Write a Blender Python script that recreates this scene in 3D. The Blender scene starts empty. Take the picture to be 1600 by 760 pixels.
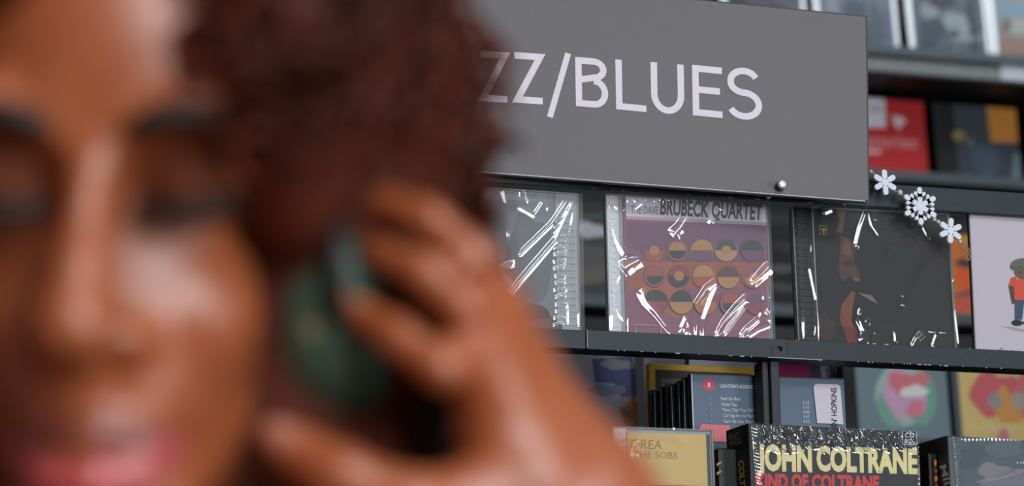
import bpy, bmesh, math, random
import numpy as np
from mathutils import Vector, Matrix, Euler
random.seed(7); rng = np.random.default_rng(7)
S = bpy.context.scene
COL = S.collection

# ------------------------------------------------------------------ camera
F = 4444.4                                   # focal length in pixels of the 1600 px wide frame (100 mm lens)
CAM = np.array([0.0, -2.25, 1.35])
_yaw, _pitch, _roll = np.radians([17.0, 13.5, -0.8])
FW = np.array([np.sin(_yaw)*np.cos(_pitch), np.cos(_yaw)*np.cos(_pitch), np.sin(_pitch)])
_r0 = np.array([np.cos(_yaw), -np.sin(_yaw), 0.0]); _u0 = np.cross(_r0, FW)
RT = np.cos(_roll)*_r0 + np.sin(_roll)*_u0
UP = -np.sin(_roll)*_r0 + np.cos(_roll)*_u0
cd_ = bpy.data.cameras.new('camera'); cam = bpy.data.objects.new('camera', cd_); COL.objects.link(cam)
M = Matrix.Identity(4)
for i in range(3):
    M[i][0], M[i][1], M[i][2], M[i][3] = RT[i], UP[i], -FW[i], CAM[i]
cam.matrix_world = M
cd_.sensor_width = 36.0; cd_.lens = 100.0; cd_.clip_start = .05
cd_.dof.use_dof = True; cd_.dof.focus_distance = 2.46; cd_.dof.aperture_fstop = 5.4
S.camera = cam

# ------------------------------------------------------------------ world, lights, exposure
w = bpy.data.worlds.new('room_ambience'); S.world = w; w.use_nodes = True
w.node_tree.nodes['Background'].inputs[0].default_value = (.85, .90, 1.0, 1)
w.node_tree.nodes['Background'].inputs[1].default_value = .10

def area(name, loc, target, sx, sy, power, color):
    l = bpy.data.lights.new(name, 'AREA'); l.shape = 'RECTANGLE'; l.size = sx; l.size_y = sy
    l.energy = power; l.color = color
    o = bpy.data.objects.new(name, l); COL.objects.link(o); o.location = loc
    o.rotation_euler = (Vector(target)-Vector(loc)).to_track_quat('-Z', 'Y').to_euler()
    return o
area('shop_window', (1.05, -3.75, 2.1), (.3, -.8, 1.75), 1.0, 1.0, 50, (.95, .97, 1.0))
area('ceiling_panel_left', (.9, -3.2, 3.38), (.8, -.2, 1.8), 1.8, .8, 68, (.93, .96, 1.0))
area('film_streak_light', (3.2, -3.4, 1.5), (.9, -.3, 1.8), .9, .9, 38, (.93, .97, 1.0))  # unseen light added to draw streaks on the disc film
area('back_tier_fill', (2.2, 1.24, 3.1), (2.1, 1.6, 2.2), 1.8, .25, 7, (.9, .96, 1.0))  # unseen light added to brighten the back tiers
area('warm_fill_light', (-.75, -2.35, .85), (.05, -1.4, 1.6), .35, .25, 3.4, (1.0, .50, .20))  # unseen warm fill added low at front left
S.view_settings.view_transform = 'Standard'; S.view_settings.look = 'None'
S.view_settings.gamma = 1.0; S.view_settings.use_curve_mapping = False
S.view_settings.exposure = 0.0
S.cycles.use_denoising = True
S.cycles.transparent_max_bounces = 24

# ------------------------------------------------------------------ pixel measuring helpers (give world points)
def ray(x, y): return FW + (x-800)/F*RT - (y-380)/F*UP
def at(x, y, Y=0.0):
    d = ray(x, y); return CAM + d*(Y-CAM[1])/d[1]
def dep(x, y, D): return CAM + ray(x, y)*D
def on_plane(x, y, p, n):
    d = ray(x, y); return CAM + d*(np.dot(np.array(p)-CAM, n)/np.dot(d, n))

# ------------------------------------------------------------------ colours and materials
def lin(c):
    c = np.array(c, float)/255
    return tuple(np.where(c <= .04045, c/12.92, ((c+.055)/1.055)**2.4))
def newmat(name):
    m = bpy.data.materials.new(name); m.use_nodes = True
    return m, m.node_tree, m.node_tree.nodes['Principled BSDF']
def mat(name, rgb, rough=.5, metal=0.0, noise=0.0, nscale=200, bump=0.0, spec=.5, speck=0.0):
    m, t, b = newmat(name); L = t.links.new
    c = (*lin(rgb), 1)
    b.inputs['Base Color'].default_value = c; b.inputs['Roughness'].default_value = rough
    b.inputs['Metallic'].default_value = metal; b.inputs['Specular IOR Level'].default_value = spec
    if noise or bump or speck:
        tc = t.nodes.new('ShaderNodeTexCoord')
        n = t.nodes.new('ShaderNodeTexNoise'); n.inputs['Scale'].default_value = nscale; n.inputs['Detail'].default_value = 4
        L(tc.outputs['Object'], n.inputs['Vector'])
        r = t.nodes.new('ShaderNodeValToRGB')
        r.color_ramp.elements[0].position = .3; r.color_ramp.elements[1].position = .7
        r.color_ramp.elements[0].color = tuple(x*(1-noise) for x in c[:3])+(1,)
        r.color_ramp.elements[1].color = tuple(min(1, x*(1+noise)) for x in c[:3])+(1,)
        L(n.outputs['Fac'], r.inputs['Fac']); out = r.outputs['Color']
        if speck:
            v = t.nodes.new('ShaderNodeTexNoise'); v.inputs['Scale'].default_value = 260; v.inputs['Detail'].default_value = 1
            L(tc.outputs['Object'], v.inputs['Vector'])
            q = t.nodes.new('ShaderNodeValToRGB'); q.color_ramp.elements[0].position = .80; q.color_ramp.elements[1].position = .84
            L(v.outputs['Fac'], q.inputs['Fac'])
            mx = t.nodes.new('ShaderNodeMix'); mx.data_type = 'RGBA'
            L(q.outputs['Color'], mx.inputs['Factor']); L(out, mx.inputs['A']); mx.inputs['B'].default_value = (speck, speck, speck, 1)
            out = mx.outputs['Result']
        L(out, b.inputs['Base Color'])
        if bump:
            bp = t.nodes.new('ShaderNodeBump'); bp.inputs['Strength'].default_value = bump; bp.inputs['Distance'].default_value = .001
            L(n.outputs['Fac'], bp.inputs['Height']); L(bp.outputs['Normal'], b.inputs['Normal'])
    return m
def attr_mat(name, rough=.45, spec=.4, sss=0.0, noise=.0, nscale=300, coat=0.0):
    m, t, b = newmat(name); L = t.links.new
    a = t.nodes.new('ShaderNodeAttribute'); a.attribute_name = 'Col'
    out = a.outputs['Color']
    if noise:
        tc = t.nodes.new('ShaderNodeTexCoord'); n = t.nodes.new('ShaderNodeTexNoise')
        n.inputs['Scale'].default_value = nscale; n.inputs['Detail'].default_value = 3
        L(tc.outputs['Object'], n.inputs['Vector'])
        mr = t.nodes.new('ShaderNodeMapRange'); mr.inputs['To Min'].default_value = 1-noise; mr.inputs['To Max'].default_value = 1+noise
        L(n.outputs['Fac'], mr.inputs['Value'])
        mx = t.nodes.new('ShaderNodeVectorMath'); mx.operation = 'SCALE'
        L(out, mx.inputs[0]); L(mr.outputs['Result'], mx.inputs['Scale']); out = mx.outputs['Vector']
    L(out, b.inputs['Base Color'])
    b.inputs['Roughness'].default_value = rough; b.inputs['Specular IOR Level'].default_value = spec
    if sss:
        b.inputs['Subsurface Weight'].default_value = sss; b.inputs['Subsurface Radius'].default_value = (1, .35, .15)
        b.inputs['Subsurface Scale'].default_value = .006
    if coat: b.inputs['Coat Weight'].default_value = coat
    return m
def clear_mat(name, ior=1.5, rough=.03, haze=0.0, tint=(1, 1, 1), bump=0.0, bscale=200):
    """thin clear plastic: lets light straight through, mirrors by Fresnel, a little milky"""
    m = bpy.data.materials.new(name); m.use_nodes = True; t = m.node_tree; t.nodes.clear(); L = t.links.new
    o = t.nodes.new('ShaderNodeOutputMaterial')
    tr = t.nodes.new('ShaderNodeBsdfTransparent'); tr.inputs[0].default_value = (*tint, 1)
    gl = t.nodes.new('ShaderNodeBsdfGlossy'); gl.inputs['Roughness'].default_value = rough
    df = t.nodes.new('ShaderNodeBsdfDiffuse'); df.inputs[0].default_value = (.85, .85, .88, 1)
    fr = t.nodes.new('ShaderNodeFresnel'); fr.inputs['IOR'].default_value = ior
    m1 = t.nodes.new('ShaderNodeMixShader'); m1.inputs[0].default_value = haze
    L(tr.outputs[0], m1.inputs[1]); L(df.outputs[0], m1.inputs[2])
    m2 = t.nodes.new('ShaderNodeMixShader')
    L(fr.outputs[0], m2.inputs[0]); L(m1.outputs[0], m2.inputs[1]); L(gl.outputs[0], m2.inputs[2]); L(m2.outputs[0], o.inputs[0])
    if bump:
        tc = t.nodes.new('ShaderNodeTexCoord'); n = t.nodes.new('ShaderNodeTexNoise'); n.inputs['Scale'].default_value = bscale
        n.inputs['Detail'].default_value = 2
        L(tc.outputs['Object'], n.inputs['Vector'])
        bp = t.nodes.new('ShaderNodeBump'); bp.inputs['Strength'].default_value = bump; bp.inputs['Distance'].default_value = .002
        L(n.outputs['Fac'], bp.inputs['Height']); L(bp.outputs['Normal'], gl.inputs['Normal']); L(bp.outputs['Normal'], fr.inputs['Normal'])
    return m
MT = {
 'black_metal': mat('black painted metal', (38, 46, 54), .5, 0, .12, 300, .12, .35, speck=.32),
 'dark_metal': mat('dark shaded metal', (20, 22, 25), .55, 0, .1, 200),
 'sign': mat('grey sign board', (98, 96, 100), .55, 0, .045, 900, .10),
 'sign_edge': mat('sign dark edge', (26, 27, 32), .5),
 'letters': mat('pale vinyl lettering', (222, 216, 226), .55, 0, .02, 400),
 'worn_edge': mat('chipped pale paint', (190, 184, 184), .6, 0, .2, 500),
 'steel': mat('zinc plate', (212, 214, 218), .35, .35),
 'print': attr_mat('printed paper', .42, .35, noise=.05, nscale=500),
 'card': attr_mat('printed card', .55, .3, noise=.03, nscale=600),
 'clear': clear_mat('clear polystyrene', 1.45, .04, .012),
 'edge_clear': clear_mat('clear plastic edge', 1.6, .12, .35),
 'film': clear_mat('clear film', 1.9, .04, .10),
 'film_dark': clear_mat('clear film taut', 1.75, .04, .010),
 'shrink': clear_mat('shrink wrap', 1.8, .06, .03),
 'tray_black': mat('black cd tray', (18, 18, 20), .35),
 'tray_grey': mat('pale cd tray', (176, 180, 186), .35),
 'tray_white': mat('white cd tray', (222, 226, 230), .3),
 'glare_white': mat('hinge plastic with painted glare', (236, 240, 246), .25),  # white glare on the hinge strips put into the colour
 'back_metal': mat('blue grey shelf metal', (70, 80, 87), .45, 0, .06, 60),
 'back_metal_pale': mat('pale price rail', (112, 116, 116), .5, 0, .08, 40),
 'back_dark': mat('dark shelf board', (26, 27, 28), .6, 0, .1, 30),
 'snow': mat('white felt glitter', (226, 226, 238), .6, 0, .05, 900, .5),
 'bead': mat('pearl bead', (205, 200, 200), .25),
 'cord': mat('grey thread', (150, 145, 140), .7),
 'gold': mat('dull gold link', (150, 125, 85), .4, .6),
 'wall': mat('dark painted wall', (58, 58, 62), .8, 0, .06, 6),
 'floor': mat('grey concrete floor', (98, 94, 90), .6, 0, .12, 4),
 'ceiling': mat('white ceiling paint', (170, 170, 172), .8, 0, .03, 4),
 'skin': attr_mat('brown skin', .42, .8, sss=.12, noise=.05, nscale=120),
 'hair': mat('dark auburn hair', (80, 34, 21), .6, 0, .5, 14, spec=.18),
 'lip': attr_mat('moist lip', .16, .6), 'lid': attr_mat('matte eyelid skin', .75, .12, noise=.05, nscale=120),
 'brow': mat('dark brow hair', (20, 12, 10), .6),
 'cup_green': mat('deep green satin shell', (58, 84, 72), .25, 0, .06, 60),
 'cup_black': mat('black leatherette', (14, 17, 16), .5, 0, .2, 90),
 'shirt': mat('charcoal jersey', (44, 42, 46), .9, 0, .1, 300),
 'denim': mat('dark denim', (40, 48, 66), .9, 0, .15, 400),
 'shoe': mat('black leather', (22, 22, 22), .4),
}

# ------------------------------------------------------------------ mesh helpers
class MB:
    def __init__(s): s.v = []; s.f = []
    def add(s, vs, fs):
        o = len(s.v); s.v += [tuple(map(float, p)) for p in vs]; s.f += [tuple(i+o for i in f) for f in fs]
    def box(s, a, b, bev=0.0, R=None):
        a = np.minimum(a, b), np.maximum(a, b); lo, hi = a
        bev = min(bev, .45*min(hi-lo))
        if bev <= 0:
            vs = [(x, y, z) for x in (lo[0], hi[0]) for y in (lo[1], hi[1]) for z in (lo[2], hi[2])]
            fs = [(0, 1, 3, 2), (4, 6, 7, 5), (0, 4, 5, 1), (2, 3, 7, 6), (0, 2, 6, 4), (1, 5, 7, 3)]
        else:
            vs = []; idx = {}
            for sx in (0, 1):
                for sy in (0, 1):
                    for sz in (0, 1):
                        for ax in range(3):
                            p = [0, 0, 0]
                            for k, s_ in enumerate((sx, sy, sz)):
                                p[k] = (hi[k]-(0 if k == ax else bev)) if s_ else (lo[k]+(0 if k == ax else bev))
                            idx[(sx, sy, sz, ax)] = len(vs); vs.append(p)
            fs = []
            for ax in range(3):
                o = [k for k in range(3) if k != ax]
                for s_ in (0, 1):
                    q = []
                    for c in ((0, 0), (1, 0), (1, 1), (0, 1)):
                        k = [0, 0, 0]; k[ax] = s_; k[o[0]], k[o[1]] = c; q.append(idx[(*k, ax)])
                    fs.append(q)
                for c in ((0, 0), (0, 1), (1, 0), (1, 1)):
                    k0 = [0, 0, 0]; k0[o[0]], k0[o[1]] = c; k1 = list(k0); k1[ax] = 1
                    fs.append([idx[(*k0, o[0])], idx[(*k1, o[0])], idx[(*k1, o[1])], idx[(*k0, o[1])]])
            for sx in (0, 1):
                for sy in (0, 1):
                    for sz in (0, 1): fs.append([idx[(sx, sy, sz, a_)] for a_ in range(3)])
        s.add(vs, fs); return s
    def tube(s, pts, rad, n=8, cap=True):
        pts = np.array(pts, float); m = len(pts)
        rad = np.full(m, rad) if np.isscalar(rad) else np.array(rad, float)
        T = np.gradient(pts, axis=0); T /= np.linalg.norm(T, axis=1)[:, None]+1e-12
        ref = np.array([0, 0, 1.]) if abs(T[0][2]) < .9 else np.array([1., 0, 0])
        nrm = np.cross(T[0], ref); nrm /= np.linalg.norm(nrm); vs = []
        for i in range(m):
            nrm = nrm-T[i]*np.dot(nrm, T[i]); nrm /= np.linalg.norm(nrm)+1e-12
            b = np.cross(T[i], nrm)
            for k in range(n):
                a = 2*math.pi*k/n; vs.append(pts[i]+rad[i]*(math.cos(a)*nrm+math.sin(a)*b))
        fs = [(i*n+k, i*n+(k+1) % n, (i+1)*n+(k+1) % n, (i+1)*n+k) for i in range(m-1) for k in range(n)]
        if cap: fs += [tuple(range(n))[::-1], tuple((m-1)*n+k for k in range(n))]
        s.add(vs, fs); return s
    def ball(s, c, r, n=10, m=6):
        r = np.array([r, r, r] if np.isscalar(r) else r, float); c = np.array(c, float); vs = [c+[0, 0, r[2]]]
        for i in range(1, m):
            t = math.pi*i/m
            for k in range(n):
                a = 2*math.pi*k/n; vs.append(c+r*[math.sin(t)*math.cos(a), math.sin(t)*math.sin(a), math.cos(t)])
        vs.append(c-[0, 0, r[2]]); fs = [(0, 1+k, 1+(k+1) % n) for k in range(n)]
        for i in range(m-2):
            fs += [(1+i*n+k, 1+(i+1)*n+k, 1+(i+1)*n+(k+1) % n, 1+i*n+(k+1) % n) for k in range(n)]
        e = len(vs)-1; b = 1+(m-2)*n
        fs += [(b+k, e, b+(k+1) % n) for k in range(n)]
        s.add(vs, fs); return s
    def lathe(s, prof, o, ax, n=40):
        """prof: list of (distance along axis, radius)"""
        ax = np.array(ax, float); ax /= np.linalg.norm(ax); ref = np.array([0, 0, 1.]) if abs(ax[2]) < .9 else np.array([1., 0, 0])
        e1 = np.cross(ax, ref); e1 /= np.linalg.norm(e1); e2 = np.cross(ax, e1); vs = []
        for d, r in prof:
            for k in range(n):
                a = 2*math.pi*k/n; vs.append(np.array(o)+ax*d+r*(math.cos(a)*e1+math.sin(a)*e2))
        m = len(prof)
        fs = [(i*n+k, i*n+(k+1) % n, (i+1)*n+(k+1) % n, (i+1)*n+k) for i in range(m-1) for k in range(n)]
        fs += [tuple(range(n))[::-1], tuple((m-1)*n+k for k in range(n))]
        s.add(vs, fs); return s
    def build(s, name, m, parent=None, smooth=False, fix=True):
        me = bpy.data.meshes.new(name); me.from_pydata(s.v, [], s.f); me.update()
        if fix:
            bm = bmesh.new(); bm.from_mesh(me); bmesh.ops.recalc_face_normals(bm, faces=bm.faces); bm.to_mesh(me); bm.free()
        if smooth: me.shade_smooth()
        o = bpy.data.objects.new(name, me); COL.objects.link(o); me.materials.append(MT[m] if isinstance(m, str) else m)
        if parent: o.parent = parent
        return o
def tag(o, label=None, cat=None, group=None, kind=None):
    if label: o['label'] = label
    if cat: o['category'] = cat
    if group: o['group'] = group
    if kind: o['kind'] = kind
    return o
def empty(name, loc, rot=(0, 0, 0), **k):
    o = bpy.data.objects.new(name, None); COL.objects.link(o); o.location = loc; o.rotation_euler = rot; o.empty_display_size = .05
    tag(o, **k); return o
def place(o): return Matrix.Translation(o.location) @ o.rotation_euler.to_matrix().to_4x4()

_tc = {}
def text_mesh(s, bold=0.0):
    k = (s, bold)
    if k not in _tc:
        c = bpy.data.curves.new('t', 'FONT'); c.body = s; c.resolution_u = 3; c.offset = bold
        o = bpy.data.objects.new('t', c); COL.objects.link(o)
        dg = bpy.context.evaluated_depsgraph_get(); me = bpy.data.meshes.new_from_object(o.evaluated_get(dg))
        V = np.array([v.co[:2] for v in me.vertices]); P = [tuple(p.vertices) for p in me.polygons]
        bpy.data.objects.remove(o); bpy.data.curves.remove(c); bpy.data.meshes.remove(me); _tc[k] = (V, P)
    return _tc[k]
class Art:
    """flat print on a face of an object: coloured shapes in layers; px=True takes the shapes as measured in the photograph"""
    def __init__(s, root, y=0.0, axis='y', rise=.00006, clip=None):
        s.clip = clip; s.v = []; s.f = []; s.c = []; s.n = 0; s.root = root; s.y = y; s.axis = axis; s.rise = rise
        Mx = place(root); s.inv = np.array(Mx.inverted()); Mx = np.array(Mx)
        if axis == 'y': o, n = (0, y, 0), (0, 1, 0)
        else: o, n = (y, 0, 0), (1, 0, 0)
        s.o = (Mx @ np.r_[o, 1])[:3]; s.nn = Mx[:3, :3] @ np.array(n, float)
    def loc(s, x, y):
        p = (s.inv @ np.r_[on_plane(x, y, s.o, s.nn), 1])[:3]
        return (p[0], p[2]) if s.axis == 'y' else (p[1], p[2])
    def shape(s, pts2, faces, col, px=True):
        s.n += 1; off = s.y-s.n*s.rise; o = len(s.v); c = (*lin(col), 1)
        if s.clip:
            L_ = [s.loc(*p) if px else p for p in pts2]; P2, F2 = [], []; x0, x1, z0, z1 = s.clip
            for f in faces:
                q = [L_[i] for i in f]
                for ax, lim, sg in ((0, x0, 1), (0, x1, -1), (1, z0, 1), (1, z1, -1)):
                    out = []
                    for i in range(len(q)):
                        A, B_ = q[i-1], q[i]; da, db = sg*(A[ax]-lim), sg*(B_[ax]-lim)
                        if (da < 0) != (db < 0): t = da/(da-db); out.append((A[0]+t*(B_[0]-A[0]), A[1]+t*(B_[1]-A[1])))
                        if db >= 0: out.append(B_)
                    q = out
                    if not q: break
                if len(q) > 2: F2.append(tuple(range(len(P2), len(P2)+len(q)))); P2 += q
            pts2, faces, px = P2, F2, False
        for p in pts2:
            a, b = s.loc(*p) if px else p
            s.v.append((a, off, b) if s.axis == 'y' else (off, a, b)); s.c.append(c)
        s.f += [tuple(i+o for i in f) for f in faces]
    def poly(s, pts, col, px=True): s.shape(pts, [tuple(range(len(pts)))], col, px)
    def rect(s, x0, y0, x1, y1, col, px=True): s.poly([(x0, y0), (x1, y0), (x1, y1), (x0, y1)], col, px)
    def ell(s, cx, cy, rx, ry, col, a0=0, a1=360, n=28, px=True, rot=0, inner=0):
        A = np.radians(np.linspace(a0, a1, n)); cr, sr = math.cos(math.radians(rot)), math.sin(math.radians(rot))
        def P(k, a): x, y = k*rx*math.cos(a), k*ry*math.sin(a); return (cx+x*cr-y*sr, cy+x*sr+y*cr)
        if inner:
            pts = [P(1, a) for a in A]+[P(inner, a) for a in A]
            s.shape(pts, [(i, i+1, n+i+1, n+i) for i in range(n-1)], col, px)
        else:
            pts = [P(1, a) for a in A]+([] if a1-a0 >= 360 else [(cx, cy)]); s.shape(pts, [tuple(range(len(pts)))], col, px)
    def blob(s, cx, cy, rx, ry, col, seed=0, n=22, px=True, amp=.3):
        r = np.random.default_rng(seed); ph = r.random(4)*6.28; pts = []
        for k in range(n):
            a = 2*math.pi*k/n; q = 1+amp*(.5*math.sin(2*a+ph[0])+.35*math.sin(3*a+ph[1])+.3*math.sin(5*a+ph[2]))
            pts.append((cx+rx*q*math.cos(a), cy+ry*q*math.sin(a)))
        s.poly(pts, col, px)
    def text(s, t, p0, p1, H, col, bold=0.0, px=True, up=None):
        """baseline from p0 to p1 (the text is stretched to it), H = cap height"""
        V, P = text_mesh(t, bold); lo, hi = V.min(0), V.max(0)
        p0, p1 = np.array(p0, float), np.array(p1, float); d = p1-p0
        u = np.array(up, float) if up is not None else (np.array([-d[1], d[0]])/np.linalg.norm(d)*(-1 if px else 1))
        cap = text_mesh('H', bold)[0]; c0, c1 = cap[:, 1].min(), cap[:, 1].max()
        pts = [p0+d*(v[0]-lo[0])/(hi[0]-lo[0])+u*H*(v[1]-c0)/(c1-c0) for v in V]
        s.shape(pts, P, col, px)
    def build(s, name, parent, m='print'):
        me = bpy.data.meshes.new(name); me.from_pydata(s.v, [], s.f); me.update()
        a = me.color_attributes.new('Col', 'FLOAT_COLOR', 'POINT'); a.data.foreach_set('color', np.array(s.c, np.float32).ravel())
        o = bpy.data.objects.new(name, me); COL.objects.link(o); me.materials.append(MT[m]); o.parent = parent; return o

def mesh_obj(name, V, Q, m, parent, loc=(0, 0, 0), col=None, smooth=True):
    me = bpy.data.meshes.new(name); V = np.asarray(V)-np.array(loc); me.vertices.add(len(V)); me.vertices.foreach_set('co', V.astype(np.float32).ravel())
    Q = np.asarray(Q); k = Q.shape[1]; me.loops.add(len(Q)*k); me.loops.foreach_set('vertex_index', Q.astype(np.int32).ravel())
    me.polygons.add(len(Q)); me.polygons.foreach_set('loop_start', (np.arange(len(Q))*k).astype(np.int32)); me.update(calc_edges=True); me.validate()
    if smooth: me.shade_smooth()
    if col is not None:
        a = me.color_attributes.new('Col', 'FLOAT_COLOR', 'POINT'); a.data.foreach_set('color', np.c_[col, np.ones(len(col))].astype(np.float32).ravel())
    o = bpy.data.objects.new(name, me); COL.objects.link(o); me.materials.append(MT[m]); o.parent = parent; return o

# ------------------------------------------------------------------ the room
def slab(name, a, b, m):
    return tag(MB().box(a, b).build(name, m), kind='structure')
slab('floor', (-3, -5, -.05), (6, 1.95, 0), 'floor')
slab('ceiling', (-3, -5, 3.4), (6, 1.95, 3.45), 'ceiling')
slab('wall_back', (-3, 1.82, 0), (6, 1.95, 3.4), 'wall')

# ------------------------------------------------------------------ front rack: open frame of posts, rails and lips
rack = empty('display_rack', (.9, 0, 0), label='open black metal record rack carrying the grey sign and wrapped discs', cat='rack')
RX = .9
def rk(name, a, b, m='black_metal', bev=.0008):
    a = np.array(a, float); b = np.array(b, float); a[0] -= RX; b[0] -= RX
    return MB().box(a, b, bev).build(name, m, rack)
X0, X1 = -.056, 1.551
rk('upper_rail', (X0, 0, 1.9670), (X1, .004, 1.9890))
rk('upper_rail_flange', (X0, .004, 1.9865), (X1, .030, 1.9890), 'dark_metal')
# the lip below the discs, in two lengths with a butt joint; a screw hole bored through
def lip(x0, x1, z0, z1, y0, hole=None):
    b = MB(); hx = [x0-RX, x1-RX]
    if hole is None: b.box((hx[0], y0, z0), (hx[1], y0+.003, z1), .0005)
    else:
        cx, cz, r = hole[0]-RX, hole[1], hole[2]; n = 16; q = .007
        b.box((hx[0], y0, z0), (cx-q, y0+.003, z1), .0004); b.box((cx+q, y0, z0), (hx[1], y0+.003, z1), .0004)
        ring = [(cx+r*math.cos(2*math.pi*k/n), cz+r*math.sin(2*math.pi*k/n)) for k in range(n)]
        def sq(k):
            a = 2*math.pi*k/n; c_, s_ = math.cos(a), math.sin(a); m_ = max(abs(c_), abs(s_))
            return (cx+q*c_/m_, (cz+(z1-cz)*s_/m_) if s_ > 0 else (cz+(cz-z0)*s_/m_))
        out = [sq(k) for k in range(n)]
        vs = [(x, y0, z) for x, z in ring]+[(x, y0, z) for x, z in out]+[(x, y0+.003, z) for x, z in ring]
        fs = [(k, (k+1) % n, n+(k+1) % n, n+k) for k in range(n)]+[(k, 2*n+k, 2*n+(k+1) % n, (k+1) % n) for k in range(n)]
        b.add(vs, fs)
    b.box((hx[0], y0+.003, z0), (hx[1], y0+.024, z0+.002)); return b.build('shelf_lip', 'black_metal', rack)
hp = at(1218, 546, 0)
lip(X0, .7530, 1.8262, 1.8425, .0022)
lip(.7534, X1, 1.8257, 1.8425, 0, (hp[0], hp[2], .0026))
tag(MB().box((hp[0]-RX-.004, .0032, hp[2]-.004), (hp[0]-RX+.004, .004, hp[2]+.004)).build('hole_backing', 'tray_black', rack))
# paint chips on the arrises
chips = MB()
for k in range(46):
    x = random.uniform(.76, 1.2); l = random.choice([.0008, .001, .0015, .004]); z = random.choice([1.8425, 1.8258, 1.8258])
    chips.box((x-RX, -.00025, z-.0004), (x-RX+l, .0004, z+.0003))
chips.box((.918-RX, -.00025, 1.8257), (.966-RX, .0005, 1.8262)); chips.box((.7534-RX, -.0002, 1.827), (.7538-RX, .0003, 1.8425))
for k in range(16):
    x = random.uniform(.74, 1.06); chips.box((x-RX, -.00025, 1.9668), (x-RX+random.choice([.001, .002, .005]), .0004, 1.9674))
c_ = chips.build('paint_chip', 'worn_edge', rack); c_['kind'] = 'stuff'; c_['label'] = 'pale chips in the black paint of the rails'
# posts
def post(px, py0, y0, wx, wy, z0=0.0, z1=2.1, m='black_metal'):
    p = at(px, py0, y0); rk('post', (p[0], y0, z0), (p[0]+wx, y0+wy, z1), m)
p = at(1203.5, 573, .012); rk('post', (p[0], .012, 0), (p[0]+.0085, .036, 1.8257), 'black_metal')
rk('post_shade_strip', (at(1190, 573, .016)[0], .016, .33), (p[0], .034, 1.8257), 'dark_metal')  # added dark strip standing for the post's shaded left face
rk('post', (1.53, .03, 0), (1.545, .05, 2.10)); rk('post', (-.05, .03, 0), (-.035, .05, 2.10))
p = at(1318, 620, .30); rk('post', (p[0], .30, 0), (p[0]+.013, .314, 1.95), 'dark_metal')
# stepped trays of the lower tier
rk('step_shelf', (X0, .0395, 1.6860), (X1, .42, 1.6900), 'dark_metal')
rk('step_shelf', (X0, .188, 1.7410), (X1, .42, 1.7450), 'dark_metal'); rk('step_riser', (X0, .188, 1.6900), (X1, .190, 1.7410), 'dark_metal')
rk('front_tray', (X0, -.150, 1.6290), (X1, .030, 1.6330), 'dark_metal')
MT['red_lip'] = mat('dark red lacquered lip', (120, 44, 34), .4)
rk('tray_lip', (X0, -.155, 1.6290), (X1, -.151, 1.6865), 'red_lip')
rk('cross_bar', (-.04, .032, .30), (1.54, .046, .33)); rk('base_board', (-.05, -.15, .10), (1.545, .42, .13), 'dark_metal')
rk('side_panel', (-.056, -.155, 0), (-.050, .42, 2.1), 'dark_metal'); rk('side_panel', (1.545, -.155, 0), (1.551, .42, 2.1), 'dark_metal')

# ------------------------------------------------------------------ sign
SL, SR = -.014, -.050
def sgn(x, y):        # a point of the sign's face from a measured pixel
    return on_plane(x, y, sA, sN)
sA = at(788, 272, SL); sB = at(1356.5, 313.5, SR); sC = at(1352.5, 25.5, SR)
sN = np.cross(sB-sA, np.array([0, 0, 1.])); sN /= np.linalg.norm(sN)
sign = empty('hanging_sign', tuple((sA+sB)/2), label='large grey sign reading JAZZ/BLUES bolted to the black rack', cat='sign')
so = np.array(sign.location)
bk = sN if sN[1] > 0 else -sN
def plate(pts, d0, d1):
    m = MB(); k = len(pts); a = [p+bk*d0-so for p in pts]; b = [p+bk*d1-so for p in pts]
    m.add(a+b, [tuple(range(k)), tuple(range(2*k-1, k-1, -1))]+[(i, (i+1) % k, k+(i+1) % k, k+i) for i in range(k)]); return m
corn = [sgn(1356.2, 313.2), sgn(1352.3, 26.5), sgn(560, -52), sgn(560, 253)]
plate(corn, 0, .004).build('sign_panel', 'sign', sign)
plate([sgn(1360.6, 316.2), sgn(1357.4, 22.6), sgn(556, -57), sgn(556, 255)], .0042, .007).build('backing_board', 'sign_edge', sign)
plate([sgn(1352, 315.2), sgn(1352, 313.6), sgn(560, 253.4), sgn(560, 255.0)], -.0004, .003).build('lower_edge', 'worn_edge', sign)
# stroke letters, cap height from the measured pixels of each letter's corners
def stroke(pl, t, closed=False):
    P = np.array(pl, float); n = len(P); L_, R_ = [], []
    for i in range(n):
        a = P[i]-P[i-1] if (i or closed) else P[1]-P[0]; b = P[(i+1) % n]-P[i] if (i < n-1 or closed) else P[i]-P[i-1]
        a = a/np.linalg.norm(a); b = b/np.linalg.norm(b); na, nb = np.array([-a[1], a[0]]), np.array([-b[1], b[0]])
        m_ = na+nb; m_ /= np.linalg.norm(m_); k = t/2/max(.45, np.dot(m_, na)); L_.append(P[i]+m_*k); R_.append(P[i]-m_*k)
    return L_+R_, [(i, i+1, n+i+1, n+i) for i in range(n-1)]
def arc(cx, cy, rx, ry, a0, a1, n=14):
    return [(cx+rx*math.cos(math.radians(a)), cy+ry*math.sin(math.radians(a))) for a in np.linspace(a0, a1, n)]
tk = .13; h_ = tk/2
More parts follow.
